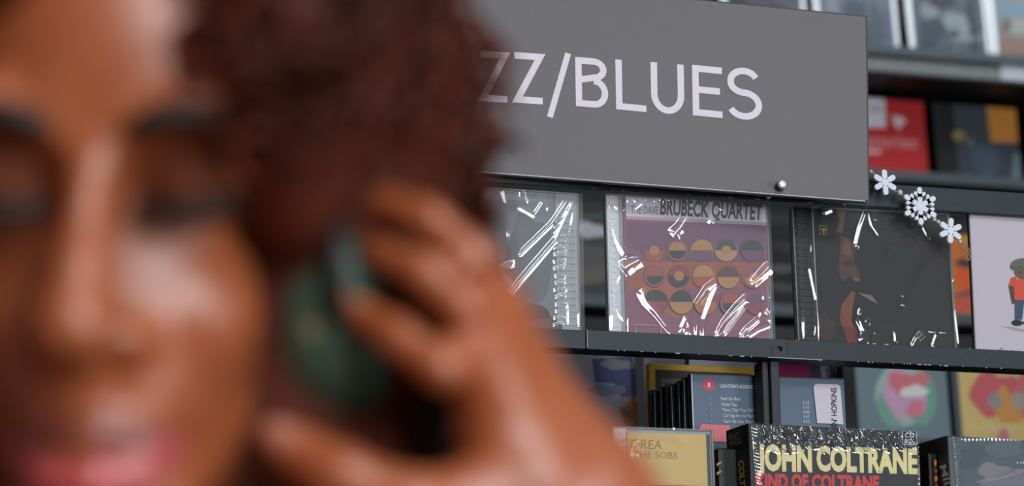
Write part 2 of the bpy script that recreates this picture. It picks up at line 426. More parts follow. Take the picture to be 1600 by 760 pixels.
GL = {   # unit square, origin lower left; strokes are centre lines
 'Z': [[(0, 1-h_), (.93, 1-h_), (.08, h_), (1.0, h_)]],
 '/': [[(.10, -.18), (.90, 1.10)]],
 'B': [[(h_*1.4, 1-h_), (.58, 1-h_)]+arc(.58, .77, .31, .165, 90, -90)[1:]+[(h_, .535)], [(.58, .535)]+arc(.60, .30, .33, .235, 90, -90)[1:]+[(h_*1.4, h_)], [(h_*1.5, 0), (h_*1.5, 1)]],
 'L': [[(h_*1.5, 1), (h_*1.5, h_), (1.0, h_)]],
 'U': [[(h_*1.4, 1), (h_*1.4, .38)]+arc(.5, .38, .5-h_*1.4, .38-h_, 180, 360, 20)[1:]+[(1-h_*1.4, 1)]],
 'E': [[(1.0, 1-h_), (h_*1.5, 1-h_), (h_*1.5, h_), (1.0, h_)], [(h_*1.5, .52), (.92, .52)]],
 'S': [arc(.50, .735, .40, .215, 25, 180, 12)+arc(.50, .72, .40, .20, 180, 262, 6)[1:]+arc(.50, .285, .44, .235, 80, -155, 20)],
 'A': [[(.02, 0), (.5, 1-h_), (.98, 0)], [(.2, .32), (.8, .32)]],
 'J': [[(.8, 1), (.8, .35)]+arc(.42, .35, .38, .3, 0, -170)[1:]],
}
lt = MB(); lift = .0001
LET = [('J', (640, 148), (675, 151), 79), ('A', (690, 153), (738, 157), 79), ('Z', (752, 158), (793, 161), 79), ('Z', (805, 160.5), (848, 163.5), 79), ('/', (855, 169), (893, 170.5), 79), ('B', (900, 166), (949, 170), 77),
       ('L', (963, 171), (1010, 175.5), 78), ('U', (1018, 176), (1069, 180.5), 79), ('E', (1083, 180.5), (1129, 185), 79), ('S', (1137, 184), (1189, 188.5), 79)]
for ch, b0, b1, H in LET:
    b0 = np.array(b0, float); b1 = np.array(b1, float); up = np.array([-.018, -1.])*H
    wd = np.linalg.norm(b1-b0)
    for pl in GL[ch]:
        # strokes of even thickness in millimetres: work with x scaled to the letter's width
        q = [(x*wd/H, y) for x, y in pl]; V_, F_ = stroke(q, tk*(.9 if ch == '/' else 1)); lift += .00003
        pts = [sgn(*(b0+(b1-b0)*(x*H/wd)+up*y))-so-bk*lift for x, y in V_]
        lt.add(pts, F_)
lt.build('lettering', 'letters', sign, fix=False)
# bolt through the lower edge
bp = sgn(1218, 292)-so
MB().lathe([(-.016, .0022), (-.0155, .0036), (-.012, .0038), (-.011, .0022), (.03, .002)], bp+bk*.006, bk, 16).build('bolt', 'steel', sign, True)
MB().lathe([(-.0022, .0045), (-.0008, .0045)], bp, bk, 18).build('washer', 'sign_edge', sign)

# ------------------------------------------------------------------ discs
def film(root, w, h, y, folds, m, nx=330, nz=270, base=.0012, noise=.0, seed=0, x0=0.0, z0=0.0, slack=0.0, wide=2.0):
    """clear sleeve or wrap: a sheet whose folds are real ridges; folds measured along the photograph's streaks"""
    a = Art(root, y); X, Z = np.meshgrid(np.linspace(x0, x0+w, nx), np.linspace(z0, z0+h, nz))
    Hh = np.zeros_like(X)
    for pts, wd, ht in folds:
        L_ = np.array([a.loc(*p) for p in pts]); best = np.full(X.shape, 1e9); par = np.zeros_like(X); tot = len(L_)-1
        for i in range(tot):
            p, q = L_[i], L_[i+1]; d = q-p; tt = np.clip(((X-p[0])*d[0]+(Z-p[1])*d[1])/np.dot(d, d), 0, 1)
            ds = np.hypot(X-p[0]-tt*d[0], Z-p[1]-tt*d[1]); k = ds < best; best[k] = ds[k]; par[k] = (i+tt[k])/tot
        w0, w1 = (wd, wd) if np.isscalar(wd) else wd
        w0, w1, ht = w0*wide, w1*wide, ht*wide*.80
        W = (w0+(w1-w0)*par)*.001
        if m == 'shrink': Hh += ht*.0012*np.exp(-(best/W)**2)*np.clip(np.minimum(par*6, (1-par)*6)+.25, 0, 1); continue
        gq = 1.05-np.sqrt((best/W)**2+.03)
        Hh = np.maximum(Hh, ht*.001*.5*(gq+np.sqrt(gq*gq+.012))*np.clip(np.minimum(par*6, (1-par)*6)+.25, 0, 1))
    r = np.random.default_rng(seed)
    for k in range(14):
        kx, kz = r.normal(0, 1, 2)*(45+20*k); Hh += noise*.001/(1+.5*k)*np.sin(kx*X+kz*Z+r.random()*6.28)
    Hh -= slack*((X-x0)/w-.5)**2*4*.001
    V = np.stack([X, y-base-Hh, Z], -1).reshape(-1, 3)
    I = np.arange(nx*nz).reshape(nz, nx); Q = np.stack([I[:-1, :-1], I[:-1, 1:], I[1:, 1:], I[1:, :-1]], -1).reshape(-1, 4)
    return mesh_obj('plastic_sleeve' if m != 'shrink' else 'shrink_wrap', V, Q, m, root)

def jewel(root, w, h, t=.0104, tray='tray_black', hinge='tray_black', flip=False, side='edge_clear', hw=.0125):
    """jewel case: tray with disc hub side, hinge strip with ridges, clear lid and its bright rims"""
    MB().box((.001, .0030, .001), (w-.001, t, h-.001), .0006).build('case_back', tray, root)
    hx0, hx1 = (w-hw, w-.0008) if flip else (.0008, hw)
    b = MB().box((hx0, .0016, .001), (hx1, .0030, h-.001))
    for k in range(int(h/.006)):
        b.box((hx0+.003, .0008, .006*k+.002), (hx1-.003, .0017, .006*k+.005), .0003)
    b.build('hinge_strip', hinge, root)
    MB().box((0, 0, 0), (w, .0011, h), .0004).build('lid', 'clear', root)
    r = MB()
    for xx in (0, w-.0016): r.box((xx, .0002, 0), (xx+.0016, .0060, h), .0004)
    for zz in (0, h-.0014): r.box((.0016, .0002, zz), (w-.0016, .0060, zz+.0014), .0003)
    for xx in ((hx0-.0010,) if flip else (hx1,)): r.box((xx, -.0003, .001), (xx+.0010, .0012, h-.001), .0002)
    r.build('lid_rim', side, root)
def disc_root(name, bl, Y, rot=(0, 0, 0), z=None, **k):
    p = at(*bl, Y)
    if z is not None: p[2] = z
    return empty(name, tuple(p), tuple(math.radians(a) for a in rot), **k)
ZS = 1.8285        # the tray the middle row stands in
G1 = 'wrapped discs in the middle row of the rack'

# -- leftmost: pale disc, hinge on the right
t = disc_root('compact_disc', (648, 505), .010, (0, .25, 0), ZS, label='pale disc in crinkled clear sleeve with ridged strip, beside the raised hand', cat='disc', group=G1)
W, H = .1500, .1385
jewel(t, .147, H-.001, tray='tray_grey', hinge='tray_grey', flip=True, hw=.021)
a = Art(t, .0014, clip=(.003, W-.003, .002, H-.003)); a.rect(.003, .003, .126, H-.004, (150, 156, 164), False)
a.rect(.06, .003, .126, .128, (128, 134, 144), False); a.blob(.10, .07, .02, .05, (104, 112, 122), 3, px=False); a.blob(.06, .04, .03, .03, (186, 188, 194), 4, px=False)
a.blob(.11, .02, .018, .016, (60, 66, 76), 6, px=False)
a.build('cover', t)
fold_l = [([(786, 300), (800, 372), (806, 420)], 3.0, .6), ([(812, 292), (812, 325), (835, 338), (848, 318), (845, 292)], 1.3, .33),
          ([(898, 296), (862, 350), (800, 410), (770, 430)], 1.4, .4), ([(900, 305), (868, 375), (812, 440), (790, 470)], 1.7, .5),
          ([(896, 330), (884, 420), (890, 510)], 1.3, .36), ([(898, 310), (902, 420), (906, 514)], 1.0, .3), ([(818, 292), (826, 318)], 1, .3), ([(852, 292), (856, 330)], 1, .3)]
fold_l += [([(866+random.uniform(-2, 2), 345+11*k), (884+random.uniform(-2, 3), 341+11*k+random.uniform(-3, 5))], 1.0, .3) for k in range(16)]
film(t, W, H-.002, -.0006, fold_l, 'film', noise=.02, seed=1, slack=.8)

# -- geometric cover
t = disc_root('compact_disc', (951.5, 520), .010, (0, -.3, 0), ZS, label='disc with pink and orange geometric cover under crinkled shiny sleeve', cat='disc', group=G1)
W, H = .1530, .1395
jewel(t, .1515, H-.0015, tray='tray_grey', hinge='glare_white', hw=.0125)
a = Art(t, .0014, clip=(.003, W-.003, .002, H-.003))
PNK, PUR, ORG, TAN, BLK = (150, 82, 108), (122, 74, 112), (176, 84, 62), (190, 142, 86), (42, 44, 52)
a.rect(.0165, .003, .1485, H-.004, PNK, False)
a.poly([(980, 348), (1206, 352), (1206, 415), (980, 410)], PUR); a.poly([(980, 409), (1206, 411), (1207, 448), (982, 452)], ORG)
a.poly([(1000, 410), (1068, 410), (1060, 500), (1004, 470)], (186, 96, 62))
a.poly([(977, 295), (1206, 308), (1206, 353), (978, 343)], (236, 230, 238)); a.poly([(978, 338), (1206, 348), (1206, 353), (978, 343)], (196, 174, 186))
a.text('THE DAVE', (985, 334), (1028, 335.5), 12.5, (130, 128, 136), .01); a.text('BRUBECK QUARTET', (1031, 336), (1190, 345), 25, (52, 52, 60), .03)
# circles and half circles in rows: a plain pattern
for i, (cx, cy, r, c1, c2) in enumerate([(1022, 392, 17, PUR, ORG), (1058, 392, 17, BLK, TAN), (1096, 392, 17, TAN, PUR), (1134, 392, 17, (196, 150, 120), (52, 72, 72)), (1174, 392, 17, BLK, PUR),
        (1022, 432, 17, BLK, ORG), (1060, 432, 17, (150, 62, 62), BLK), (1098, 433, 17, ORG, TAN), (1137, 434, 17, (100, 62, 66), TAN), (1176, 435, 17, TAN, PNK),
        (1024, 472, 18, BLK, (160, 60, 84)), (1063, 473, 18, TAN, BLK), (1101, 474, 18, (150, 74, 58), (188, 108, 70)), (1141, 475, 18, BLK, ORG), (1180, 476, 16, PUR, (150, 66, 84))]):
    a.ell(cx, cy, r, r*1.05, c1, rot=30*i); a.ell(cx, cy, r*.98, r*1.03, c2, 0, 180, rot=180*(i % 2))
    if i % 3 == 0: a.ell(cx, cy, r*.45, r*.45, TAN)
    if i % 4 == 1: a.ell(cx, cy, r, r, PNK, inner=.78)
for x0, y0, x1, y1 in ((990, 508, 1031, 509.2), (990, 524, 1031, 525.2)): a.poly([(x0, y0), (x1, y0+1.5), (x1, y1+1.5), (x0, y1)], (200, 150, 160))
a.poly([(990, 508), (991.2, 508), (991.8, 524), (990.6, 524)], (200, 150, 160)); a.poly([(1030, 509), (1031.2, 509), (1031.8, 526), (1030.6, 526)], (200, 150, 160))
a.build('cover', t)
fold_b = [([(951, 318), (965, 325), (990, 326), (1008, 312)], 1.3, .34), ([(953, 340), (962, 375), (975, 395), (1003, 404)], (1.4, 2.2), .5),
          ([(1004, 405), (985, 415), (972, 424)], (3.2, 4.2), .9), ([(972, 425), (960, 460), (965, 490), (978, 503)], 1.2, .28),
          ([(1085, 308), (1076, 335), (1062, 358), (1050, 371)], (1.6, 3.6), .9), ([(1112, 306), (1116, 330), (1109, 352)], (1.2, 2.8), .6), ([(1118, 312), (1128, 330)], 1.2, .3),
          ([(1002, 452), (1010, 472), (1025, 490), (1048, 522)], (3.4, 1.0), .6), ([(1124, 438), (1104, 452), (1088, 475), (1088, 526)], (2.2, 1.2), .7), ([(1124, 440), (1112, 470), (1100, 500), (1097, 526)], (2.8, 1.2), .75),
          ([(1172, 462), (1150, 482), (1130, 505), (1117, 527)], (2.6, 1.1), .65), ([(1170, 470), (1148, 500), (1128, 527)], (1.2, 1.0), .35),
          ([(1206, 415), (1190, 430), (1174, 446)], (3.4, 2.0), .8), ([(1208, 500), (1184, 500), (1166, 515), (1155, 530)], 1.5, .5), ([(1207, 508), (1185, 516), (1165, 529)], 1.0, .3),
          ([(1194, 462), (1190, 490), (1186, 500)], 1.3, .4), ([(1204, 460), (1200, 485), (1194, 492)], 1.1, .35), ([(951, 300), (955, 420), (958, 520)], 2.5, .5), ([(975, 300), (979, 420), (982, 524)], .8, .24), ([(1194, 318), (1200, 420), (1206, 528)], .9, .25)]
fold_b += [([(x, 302+(x-980)*.06), (x-3, 314), (x+6, 311)], 1.0, .3) for x in (984, 996, 1004, 1026, 1040)]
fold_b += [([(1062, 522), (1072, 500), (1076, 512), (1074, 526)], 1.8, .5)]
film(t, W, H-.0015, -.0008, fold_b, 'film', noise=.015, seed=2, slack=.5)

# -- dark cover
t = disc_root('compact_disc', (1247.5, 535), .010, (0, -.6, 0), ZS, label='disc with near-black cover and brown figure in taut shiny sleeve', cat='disc', group=G1)
W, H = .1545, .1395
jewel(t, .1525, H-.0015, tray='tray_black', hinge='tray_black', hw=.019)
a = Art(t, .0014, clip=(.003, W-.003, .002, H-.003)); a.rect(.021, .003, .1500, H-.004, (14, 15, 21), False)
a.poly([(1305, 322), (1322, 323), (1318, 352), (1316, 365), (1307, 362), (1312, 345)], (110, 78, 66))
a.poly([(1313, 368), (1326, 372), (1336, 385), (1334, 410), (1344, 430), (1342, 440), (1328, 432), (1318, 440), (1311, 430), (1312, 395)], (84, 56, 44))
a.blob(1323, 388, 8, 12, (112, 76, 58), 5); a.blob(1325, 412, 8, 6, (70, 44, 36), 8); a.blob(1338, 437, 6, 3, (126, 84, 70), 4)
a.poly([(1331, 455), (1336, 458), (1332, 480), (1330, 500), (1340, 530), (1340, 541), (1326, 540), (1320, 520), (1312, 500), (1314, 478), (1324, 464)], (132, 76, 52))
a.poly([(1316, 510), (1338, 512), (1341, 542), (1330, 541)], (122, 46, 38)); a.poly([(1340, 458), (1362, 462), (1372, 476), (1360, 470)], (122, 112, 110))
a.blob(1292, 512, 14, 20, (58, 44, 42), 9)
for q in (([(1279, 352), (1291, 353), (1291, 354.4), (1279, 353.4)]), ([(1279, 366), (1291, 367), (1291, 368), (1279, 367)]), ([(1279, 352), (1280.2, 352), (1280.6, 367), (1279.4, 367)]), ([(1290.4, 353), (1291.6, 353), (1292, 368), (1290.8, 368)])): a.poly(q, (150, 128, 80))
a.poly([(1282, 357), (1290, 358), (1290, 361), (1287.5, 361), (1288, 366), (1285, 366), (1284.5, 361), (1282, 360)], (168, 140, 84))
a.text('LATEST·MILES DAVIS', (1392, 381), (1464, 386), 6, (86, 66, 52), .0)
a.build('cover', t)
fold_d = [([(1250, 324), (1252, 400), (1258, 540)], 1.4, .42), ([(1271, 326), (1275, 430), (1281, 540)], 1.6, .5), ([(1268, 380), (1266, 420), (1276, 470), (1274, 535)], 1.3, .36), ([(1354, 328), (1344, 360), (1338, 392)], (1.2, 2.6), .6), ([(1356, 330), (1362, 352), (1376, 372)], 1.2, .35), ([(1368, 330), (1367, 346)], 1, .3),
          ([(1440, 350), (1448, 366), (1454, 374)], 1.4, .4), ([(1491, 338), (1492, 400), (1490, 450)], 1.6, .5), ([(1490, 450), (1494, 500), (1499, 543)], 1.0, .4), ([(1345, 482), (1343, 502), (1350, 518), (1348, 530), (1360, 541)], (1.8, 2.6), .8), ([(1352, 500), (1360, 505)], 2, .5),
          ([(1368, 520), (1367, 541)], 1.2, .45), ([(1398, 518), (1400, 536)], 1.2, .4), ([(1412, 462), (1410, 480)], 1.3, .4), ([(1444, 518), (1432, 530), (1424, 544)], (2.0, 1.4), .6), ([(1464, 522), (1456, 544)], 1.2, .45),
          ([(1284, 332), (1300, 326)], 2.0, .5), ([(1252, 508), (1380, 513), (1494, 521)], .7, .14), ([(1420, 450), (1438, 470), (1422, 500)], 2.4, .2), ([(1395, 385), (1385, 410)], 2.4, .2), ([(1470, 380), (1440, 440), (1410, 500)], 4, .3)]
film(t, W, H-.0015, -.0008, fold_d, 'film_dark', noise=.02, seed=3, slack=.5)

# -- white card sleeve
t = disc_root('compact_disc', (1524.5, 548), .008, (0, .35, 0), ZS, label='white card sleeve printed with small figure in orange shirt and jeans', cat='disc', group=G1)
W, H = .1420, .1405
MB().box((0, 0, 0), (W, .0055, H), .0006).build('card_sleeve', mat('white card', (186, 180, 190), .5, 0, .02, 300), t)
MB().box((-.0006, .0008, 0), (.0004, .0050, H), .0002).build('spine', mat('dusky spine', (74, 66, 68), .6), t)
a = Art(t, 0, clip=(0, W, 0, H))
a.poly([(1560, 509), (1585, 512), (1605, 516), (1640, 516), (1608, 520), (1588, 518)], (160, 152, 158))
for s_ in (-1, 1):
    cx = 1600+s_*7; a.poly([(cx-8, 466), (cx+8, 467), (cx+6+s_*2, 500), (cx-6+s_*2, 500)], (58, 78, 104)); a.ell(cx-2+s_*2, 505, 9, 5, (34, 38, 52))
a.poly([(1578, 436), (1622, 437), (1620, 470), (1582, 469)], (206, 82, 58)); a.poly([(1580, 434), (1588, 432), (1586, 448), (1575, 447)], (200, 78, 56)); a.poly([(1612, 433), (1620, 434), (1626, 448), (1615, 449)], (200, 78, 56))
a.poly([(1575.5, 447), (1584, 448), (1585, 466), (1588, 474), (1581, 476), (1579, 466)], (92, 64, 54)); a.poly([(1617, 448), (1625, 448), (1622, 474), (1614, 474)], (92, 64, 54))
a.ell(1599, 424, 15, 13, (112, 84, 70)); a.ell(1597, 417, 19, 13, (96, 100, 84), 170, 375); a.poly([(1578, 416), (1617, 418), (1615, 423), (1580, 422)], (86, 92, 78))
for ex in (1593, 1606): a.ell(ex, 426, 1.6, 1.2, (40, 30, 28))
a.text('C', (1560.5, 551), (1566.5, 551.3), 6.5, (60, 56, 62)); a.text('d o i n g', (1574, 552.5), (1640, 556), 4.5, (90, 86, 92))
a.build('cover', t, 'card')

# ------------------------------------------------------------------ lower tier
G2 = 'dark disc spines receding behind the blue disc'
def boxy(root, w, h, d, m, bev=.0008): return MB().box((0, 0, 0), (w, d, h), bev).build('case', m, root)
t = disc_root('compact_disc', (1083.5, 663), .040, (0, -.5, 0), 1.6900, label='slate-blue disc with track list and white name label behind the post', cat='disc')
W, H = .1455, .1275
MT['navy_case'] = mat('dark navy case', (30, 36, 46), .4)
boxy(t, W, H, .010, 'navy_case')
a = Art(t, 0, clip=(0, W, 0, H)); SL_ = (84, 102, 124)
a.rect(.0012, .001, W-.0012, H-.002, SL_, False); a.rect(0, .001, .0012, H-.001, (176, 186, 194), False)
a.ell(1107.5, 602, 9.5, 10, (190, 66, 80)); a.text('1', (1106, 605.5), (1109.5, 605.5), 7, (222, 190, 196), .02)
a.text("LIGHTNIN'S BOOGIE", (1125, 606), (1176, 608), 5.5, (196, 204, 214), .02)
for i, q in enumerate(('Feel So Bad', 'Katie Mae', 'Mama (That Mean Old Twister)', "I Can't Stay Here No More In Your Town", "Can't Be Like You Want")):
    y = 625.5+9*i; a.text(q, (1126+i*.8, y), (1126+i*.8+[30, 24, 68, 72, 60][i], y+1+i*.2), 5.2, (188, 198, 210), .015)
    a.text(str(i+2), (1108.5, y), (1111.5, y), 4.5, (130, 146, 168), .01)
    a.text(('2:35', '3:30', '3:08', '2:47', '4:33')[i], (1253.5, 632+7.4*i), (1264, 632.5+7.4*i), 5, (176, 188, 204), .015)
a.poly([(1092, 668), (1096, 663.5), (1140, 665.5), (1140, 692), (1092, 690)], (214, 112, 116))
a.poly([(1270, 605), (1273, 600.5), (1308, 601.5), (1312, 604), (1317, 664), (1276, 662)], (204, 196, 208)); a.text("LIGHTNIN' HOPKINS", (1308.5, 705), (1306, 607), 9, (40, 42, 52), .03, up=(-1, -.02))
a.build('cover', t)
stk = []
for k in range(7):
    y = .054+.0135*k; q = at(1083-3, 663, .04); hh = .1265-.0012*(k % 3)+.0006*k
    r = empty('compact_disc', (q[0]+.0008*math.sin(k*2.3)-.0005*k, y, 1.69), (0, 0, math.radians(.8*math.sin(k*1.7))), cat='disc', group=G2,
              label='dark disc spine, %s behind the slate-blue disc in the receding row' % ('first', 'second', 'third', 'fourth', 'fifth', 'sixth', 'last')[k])
    mm = mat('dark disc case', [(17, 20, 26), (22, 28, 36), (14, 15, 18), (24, 30, 40), (16, 18, 22), (28, 33, 40), (12, 14, 18)][k], .35)
    boxy(r, .1420, hh, .0085, mm)
    MB().box((-.0003, .0007, .002), (.0004, .0012, hh-.002)).build('case_edge', 'tray_grey', r); MB().box((-.0002, .002, .004), (.0002, .0078, hh-.004)).build('spine_paper', mat('dark spine paper', (26+4*k % 17, 30, 38), .5), r)
# disc behind with magenta top, seen between the post and the black back post
t = disc_root('compact_disc', (1078, 663), .216, (0, 0, 0), 1.7450, label='disc with magenta and lilac cover behind slate-blue disc, beside the post', cat='disc')
W, H = .1440, .146; boxy(t, W, H, .010, 'navy_case'); a = Art(t, 0, clip=(0, W, 0, H)); a.rect(.001, .001, .143, .145, (196, 198, 214), False)
a.poly([(1180, 540), (1262, 543), (1266, 592), (1180, 590)], (224, 62, 136)); a.poly([(1262, 543), (1276, 544), (1284, 592), (1266, 592)], (96, 100, 128)); a.poly([(1290, 576), (1330, 578), (1330, 592), (1292, 592)], (110, 112, 138)); a.build('cover', t)
t = disc_root('compact_disc', (1016, 663), .196, (0, 0, 1), 1.7450, label='golden-yellow edged disc standing behind the row of dark spines', cat='disc')
W, H = .1080, .112; boxy(t, W, H, .010, mat('yellow case', (236, 190, 66), .45)); a = Art(t, 0, clip=(0, W, 0, H)); a.rect(.006, .006, .102, .106, (70, 62, 52), False); a.rect(.012, .05, .096, .098, (118, 112, 110), False); a.build('cover', t)
t = disc_root('compact_disc', (1012, 663), .300, (-3, 0, 0), 1.7450, label='grey-lilac disc mostly hidden behind the yellow-edged disc', cat='disc')
W, H = .1420, .152; boxy(t, W, H, .010, mat('lilac grey case', (190, 188, 206), .45)); a = Art(t, 0, clip=(0, W, 0, H)); a.rect(.003, .003, .139, .149, (196, 192, 210), False); a.rect(.06, .05, .12, .148, (130, 130, 146), False); a.build('cover', t)
# hazy blue disc far left of the lower tier
t = disc_root('compact_disc', (838, 668), .330, (-4, 0, 0), 1.7450, label='blue and white disc with orange corner beside the raised forearm', cat='disc')
W, H = .1060, .150; boxy(t, W, H, .010, mat('pale case', (226, 228, 244), .4)); a = Art(t, 0, clip=(0, W, 0, H)); a.rect(.002, .002, .104, .148, (222, 226, 246), False)
a.poly([(925, 562), (985, 556), (1000, 600), (985, 648), (960, 600), (930, 598)], (120, 128, 190)); a.blob(965, 570, 26, 9, (196, 198, 216), 3); a.blob(948, 610, 26, 10, (170, 178, 222), 2)
a.blob(985, 645, 16, 22, (214, 150, 108), 5); a.blob(974, 628, 8, 8, (204, 206, 222), 6); a.build('cover', t)

# tan disc in front
t = disc_root('compact_disc', (960, 752), -.035, (0, -.4, 0), 1.6330, label='tan disc with thin brown lettering at the front of the lower tray', cat='disc')
q0 = t.location[0]; W = .8530-q0; H = 1.7537-1.633
jewel(t, W, H, tray='tray_grey', hinge='tray_white')
a = Art(t, .0014, clip=(.003, W-.003, .002, H-.003)); a.rect(.013, .003, W-.0062, H-.0045, (222, 194, 124), False); a.rect(W-.0062, .003, W-.002, H-.004, (70, 74, 80), False)
a.text('COREA', (971, 700), (1034, 703), 14, (150, 112, 76), -.008); a.text('THE SOBS', (990, 715), (1058, 717.5), 10, (150, 120, 84), -.008)
a.build('cover', t)
film(t, W, H, -.0006, [([(995, 672), (1050, 680), (1080, 690)], 2.4, .4), ([(1052, 668), (1058, 678)], 1.2, .3), ([(1000, 676), (1110, 680)], 1.0, .25), ([(1000, 690), (990, 715)], 2, .4)], 'film_dark', 120, 80, noise=.03, seed=5)

# black box with gold dashes between
q = at(1117.5, 745, -.015)
t = empty('box_set', (q[0], -.022, 1.633), (0, 0, math.radians(4)), label='black box with gold dashes right of the tan disc', cat='box')
boxy(t, .030, 1.741-1.633, .05, 'tray_black'); a = Art(t, 0)
for y in (722, 736): a.poly([(1120, y+3), (1127, y-1), (1127, y+2), (1120, y+7)], (170, 132, 84))
a.build('print', t)

# black and cream box in shrink wrap
zt = at(1170, 661.5, -.045); H = zt[2]-1.633
t = empty('box_set', (zt[0]+.0003, -.045, 1.633), (0, math.radians(-.5), math.radians(6.5)), cat='box')
t['label'] = 'black boxed set with big cream and red lettering in glinting shrink wrap'
W = .1650; D = .0405; boxy(t, W, H, D, 'tray_black', .0006)
a = Art(t, 0, clip=(0, W, 0, H)); a.rect(.002, .002, W-.001, H-.001, (34, 34, 40), False)
a.text('JOHN', (1183, 736), (1269, 739), 42, (226, 216, 164), .05, up=(-.02, -1)); a.text('COLTRANE', (1276, 737), (1434, 742), 40, (226, 216, 164), .05, up=(-.02, -1))
a.text('KIND OF COLTRANE', (1182, 764), (1374, 768), 24, (206, 58, 60), .05, up=(-.02, -1))
for q in ([(1409, 673), (1432, 674), (1432, 675.4), (1409, 674.4)], [(1409, 694), (1432, 694.6), (1432, 696), (1409, 695.4)], [(1409, 673), (1410.4, 673), (1410.8, 695), (1409.4, 695)], [(1430.6, 674), (1432, 674), (1432.4, 696), (1431, 696)]): a.poly(q, (196, 194, 202))
a.text('CD', (1413, 684), (1428, 684.4), 7, (206, 204, 210), .03); a.text('BOX', (1413, 693), (1428, 693.4), 6.5, (206, 204, 210), .03)
a.build('front_print', t)
a = Art(t, 0, 'x'); a.poly([(1138, 677), (1158, 671), (1160, 694), (1140, 699)], (84, 68, 58)); a.poly([(1139, 678.4), (1157, 672.6), (1158.8, 693), (1140.8, 697.6)], (30, 24, 24))
a.text('BEST', (1140, 688), (1157, 683), 7.5, (140, 118, 98), .02); a.text('JAZZ', (1141, 697), (1158.5, 692), 7.5, (140, 118, 98), .02)
a.text('COLTRANE', (1149, 722), (1154, 800), 9, (122, 40, 36), .04, up=(-1, .1)) ; a.text('COLTRANE', (1154, 720), (1159, 800), 9, (188, 148, 84), .04, up=(1, -.1))
a.build('side_print', t)
fs = []
rr = random.Random(3)
for k in range(190):
    x = 1176+rr.random()*255; y = 664+rr.random()**1.3*34*(1.15-.5*(x-1176)/255)+(x-1176)*.02; l = 6+rr.random()*12; fs.append(([(x, y), (x+l*(.3+.5*rr.random()), y+l*.9)], .8+.7*rr.random(), .30+.5*rr.random()))
for k in range(16):
    y = 668+5.5*k; fs.append(([(1173+k*.5, y), (1181+k*.5+rr.random()*4, y+3)], 1.2, .4))
for k in range(12):
    y = 676+7*k; fs.append(([(1434, y), (1438, y+3)], 1.0, .35))
film(t, W, H, -.0004, fs, 'shrink', 340, 240, noise=.006, seed=6, base=.0008, wide=1.2)

# slim dark case with gilded edge, then the teal box
zt = at(1480, 681, -.045)
q = at(1443, 720, -.02)
t = empty('box_set', (q[0], -.030, 1.633), (0, 0, math.radians(8)), label='slim dark box with gilded orange edge left of the teal box', cat='box')
W, H = .0085, 1.742-1.633; boxy(t, W, H, .05, 'tray_black'); a = Art(t, 0, clip=(0, W, 0, H)); a.rect(.0002, .01, .0022, .108, (60, 52, 48), False)
for k in range(14): a.blob(.0062, .012+.0068*k, .0016, .0030, (186, 112, 44) if k % 2 else (120, 64, 26), k, 10, False)
a.build('print', t)
H = zt[2]-1.633
t = empty('box_set', (zt[0], -.045, 1.633), (0, math.radians(-.3), math.radians(8.5)), label='teal-grey boxed set with pale wisps and dark left side at the lower right', cat='box')
t.rotation_euler = (0, math.radians(-.2), math.radians(8.5))
W = .150; D = .060; boxy(t, W, H, D, mat('dark maroon box', (34, 24, 26), .4), .0006)
a = Art(t, 0, clip=(0, W, 0, H)); a.rect(.0015, .0015, W-.001, H-.001, (84, 98, 106), False)
a.blob(1555, 738, 26, 14, (132, 128, 136), 3); a.blob(1590, 760, 60, 22, (120, 120, 130), 5); a.blob(1520, 712, 20, 20, (74, 88, 96), 6); a.blob(1570, 700, 30, 14, (94, 108, 114), 7)
for k in range(7): a.poly([(1526+10*k, 753-1.2*k*k*.4), (1546+10*k, 747-1.2*k*k*.3), (1546+10*k, 748.2-1.2*k*k*.3), (1526+10*k, 755-1.2*k*k*.4)], (150, 146, 152))
for x in (1588, 1593, 1597): a.rect(x, 722, x+2, 725, (214, 216, 220))
a.build('front_print', t)
a = Art(t, 0, 'x'); a.text('MILES', (1468, 729), (1484, 790), 10, (176, 172, 172), .02, up=(1, -.3)); a.build('side_print', t)
fs = [([(1486+.35*(y-680)*.3, y), (1500+rr.random()*4, y-4+rr.random()*3)], 1.1, .4) for y in range(684, 760, 5)]
fs += [([(x, 684), (x+4, 688)], 1.0, .35) for x in range(1500, 1600, 6)]
film(t, W, H, -.0004, fs, 'shrink', 300, 200, noise=.006, seed=8, base=.0008, wide=1.2)

# ------------------------------------------------------------------ stepped display across the aisle, out of focus
TY = {'A': 1.62, 'B': 1.62, 'C': 1.30, 'D': 0.98}
TZ = {k: float(at(1480, y, TY[k])[2]) for k, y in (('A', 86), ('B', 279), ('C', 497), ('D', 694))}
brack = empty('wall_display', (2.0, 1.4, 0), label='blue-grey stepped shelving behind the open rack, four tiers of discs', cat='rack')
def bk_(name, a_, b_, m):
    return MB().box((a_[0]-2.0, a_[1]-1.4, a_[2]), (b_[0]-2.0, b_[1]-1.4, b_[2]), .001).build(name, m, brack)
BX0, BX1 = -.3, 3.6
for k, z in TZ.items():
    y = TY[k]
    bk_('tier_shelf', (BX0, y-.004, z-.006), (BX1, y+.09, z), 'back_dark')
    bk_('tier_lip', (BX0, y-.014, z-.012), (BX1, y-.010, z+.004), 'back_metal')
    bk_('tier_riser', (BX0, y+.09, z-.20), (BX1, y+.10, z+.16), 'back_dark')
z = TZ['A']; y = TY['A']
bk_('price_rail', (BX0, y-.006, z-.038), (BX1, y-.002, z-.014), 'back_metal_pale')
q = at(1560, 110, y); bk_('price_card', (q[0], y-.008, z-.036), (q[0]+.16, y-.0065, z-.012), 'tray_grey')
bk_('front_board', (BX0, y-.022, z-.056), (BX1, y-.008, z-.040), 'back_metal')
bk_('under_board', (BX0, y-.070, z-.062), (BX1, y+.09, z-.057), 'back_dark')
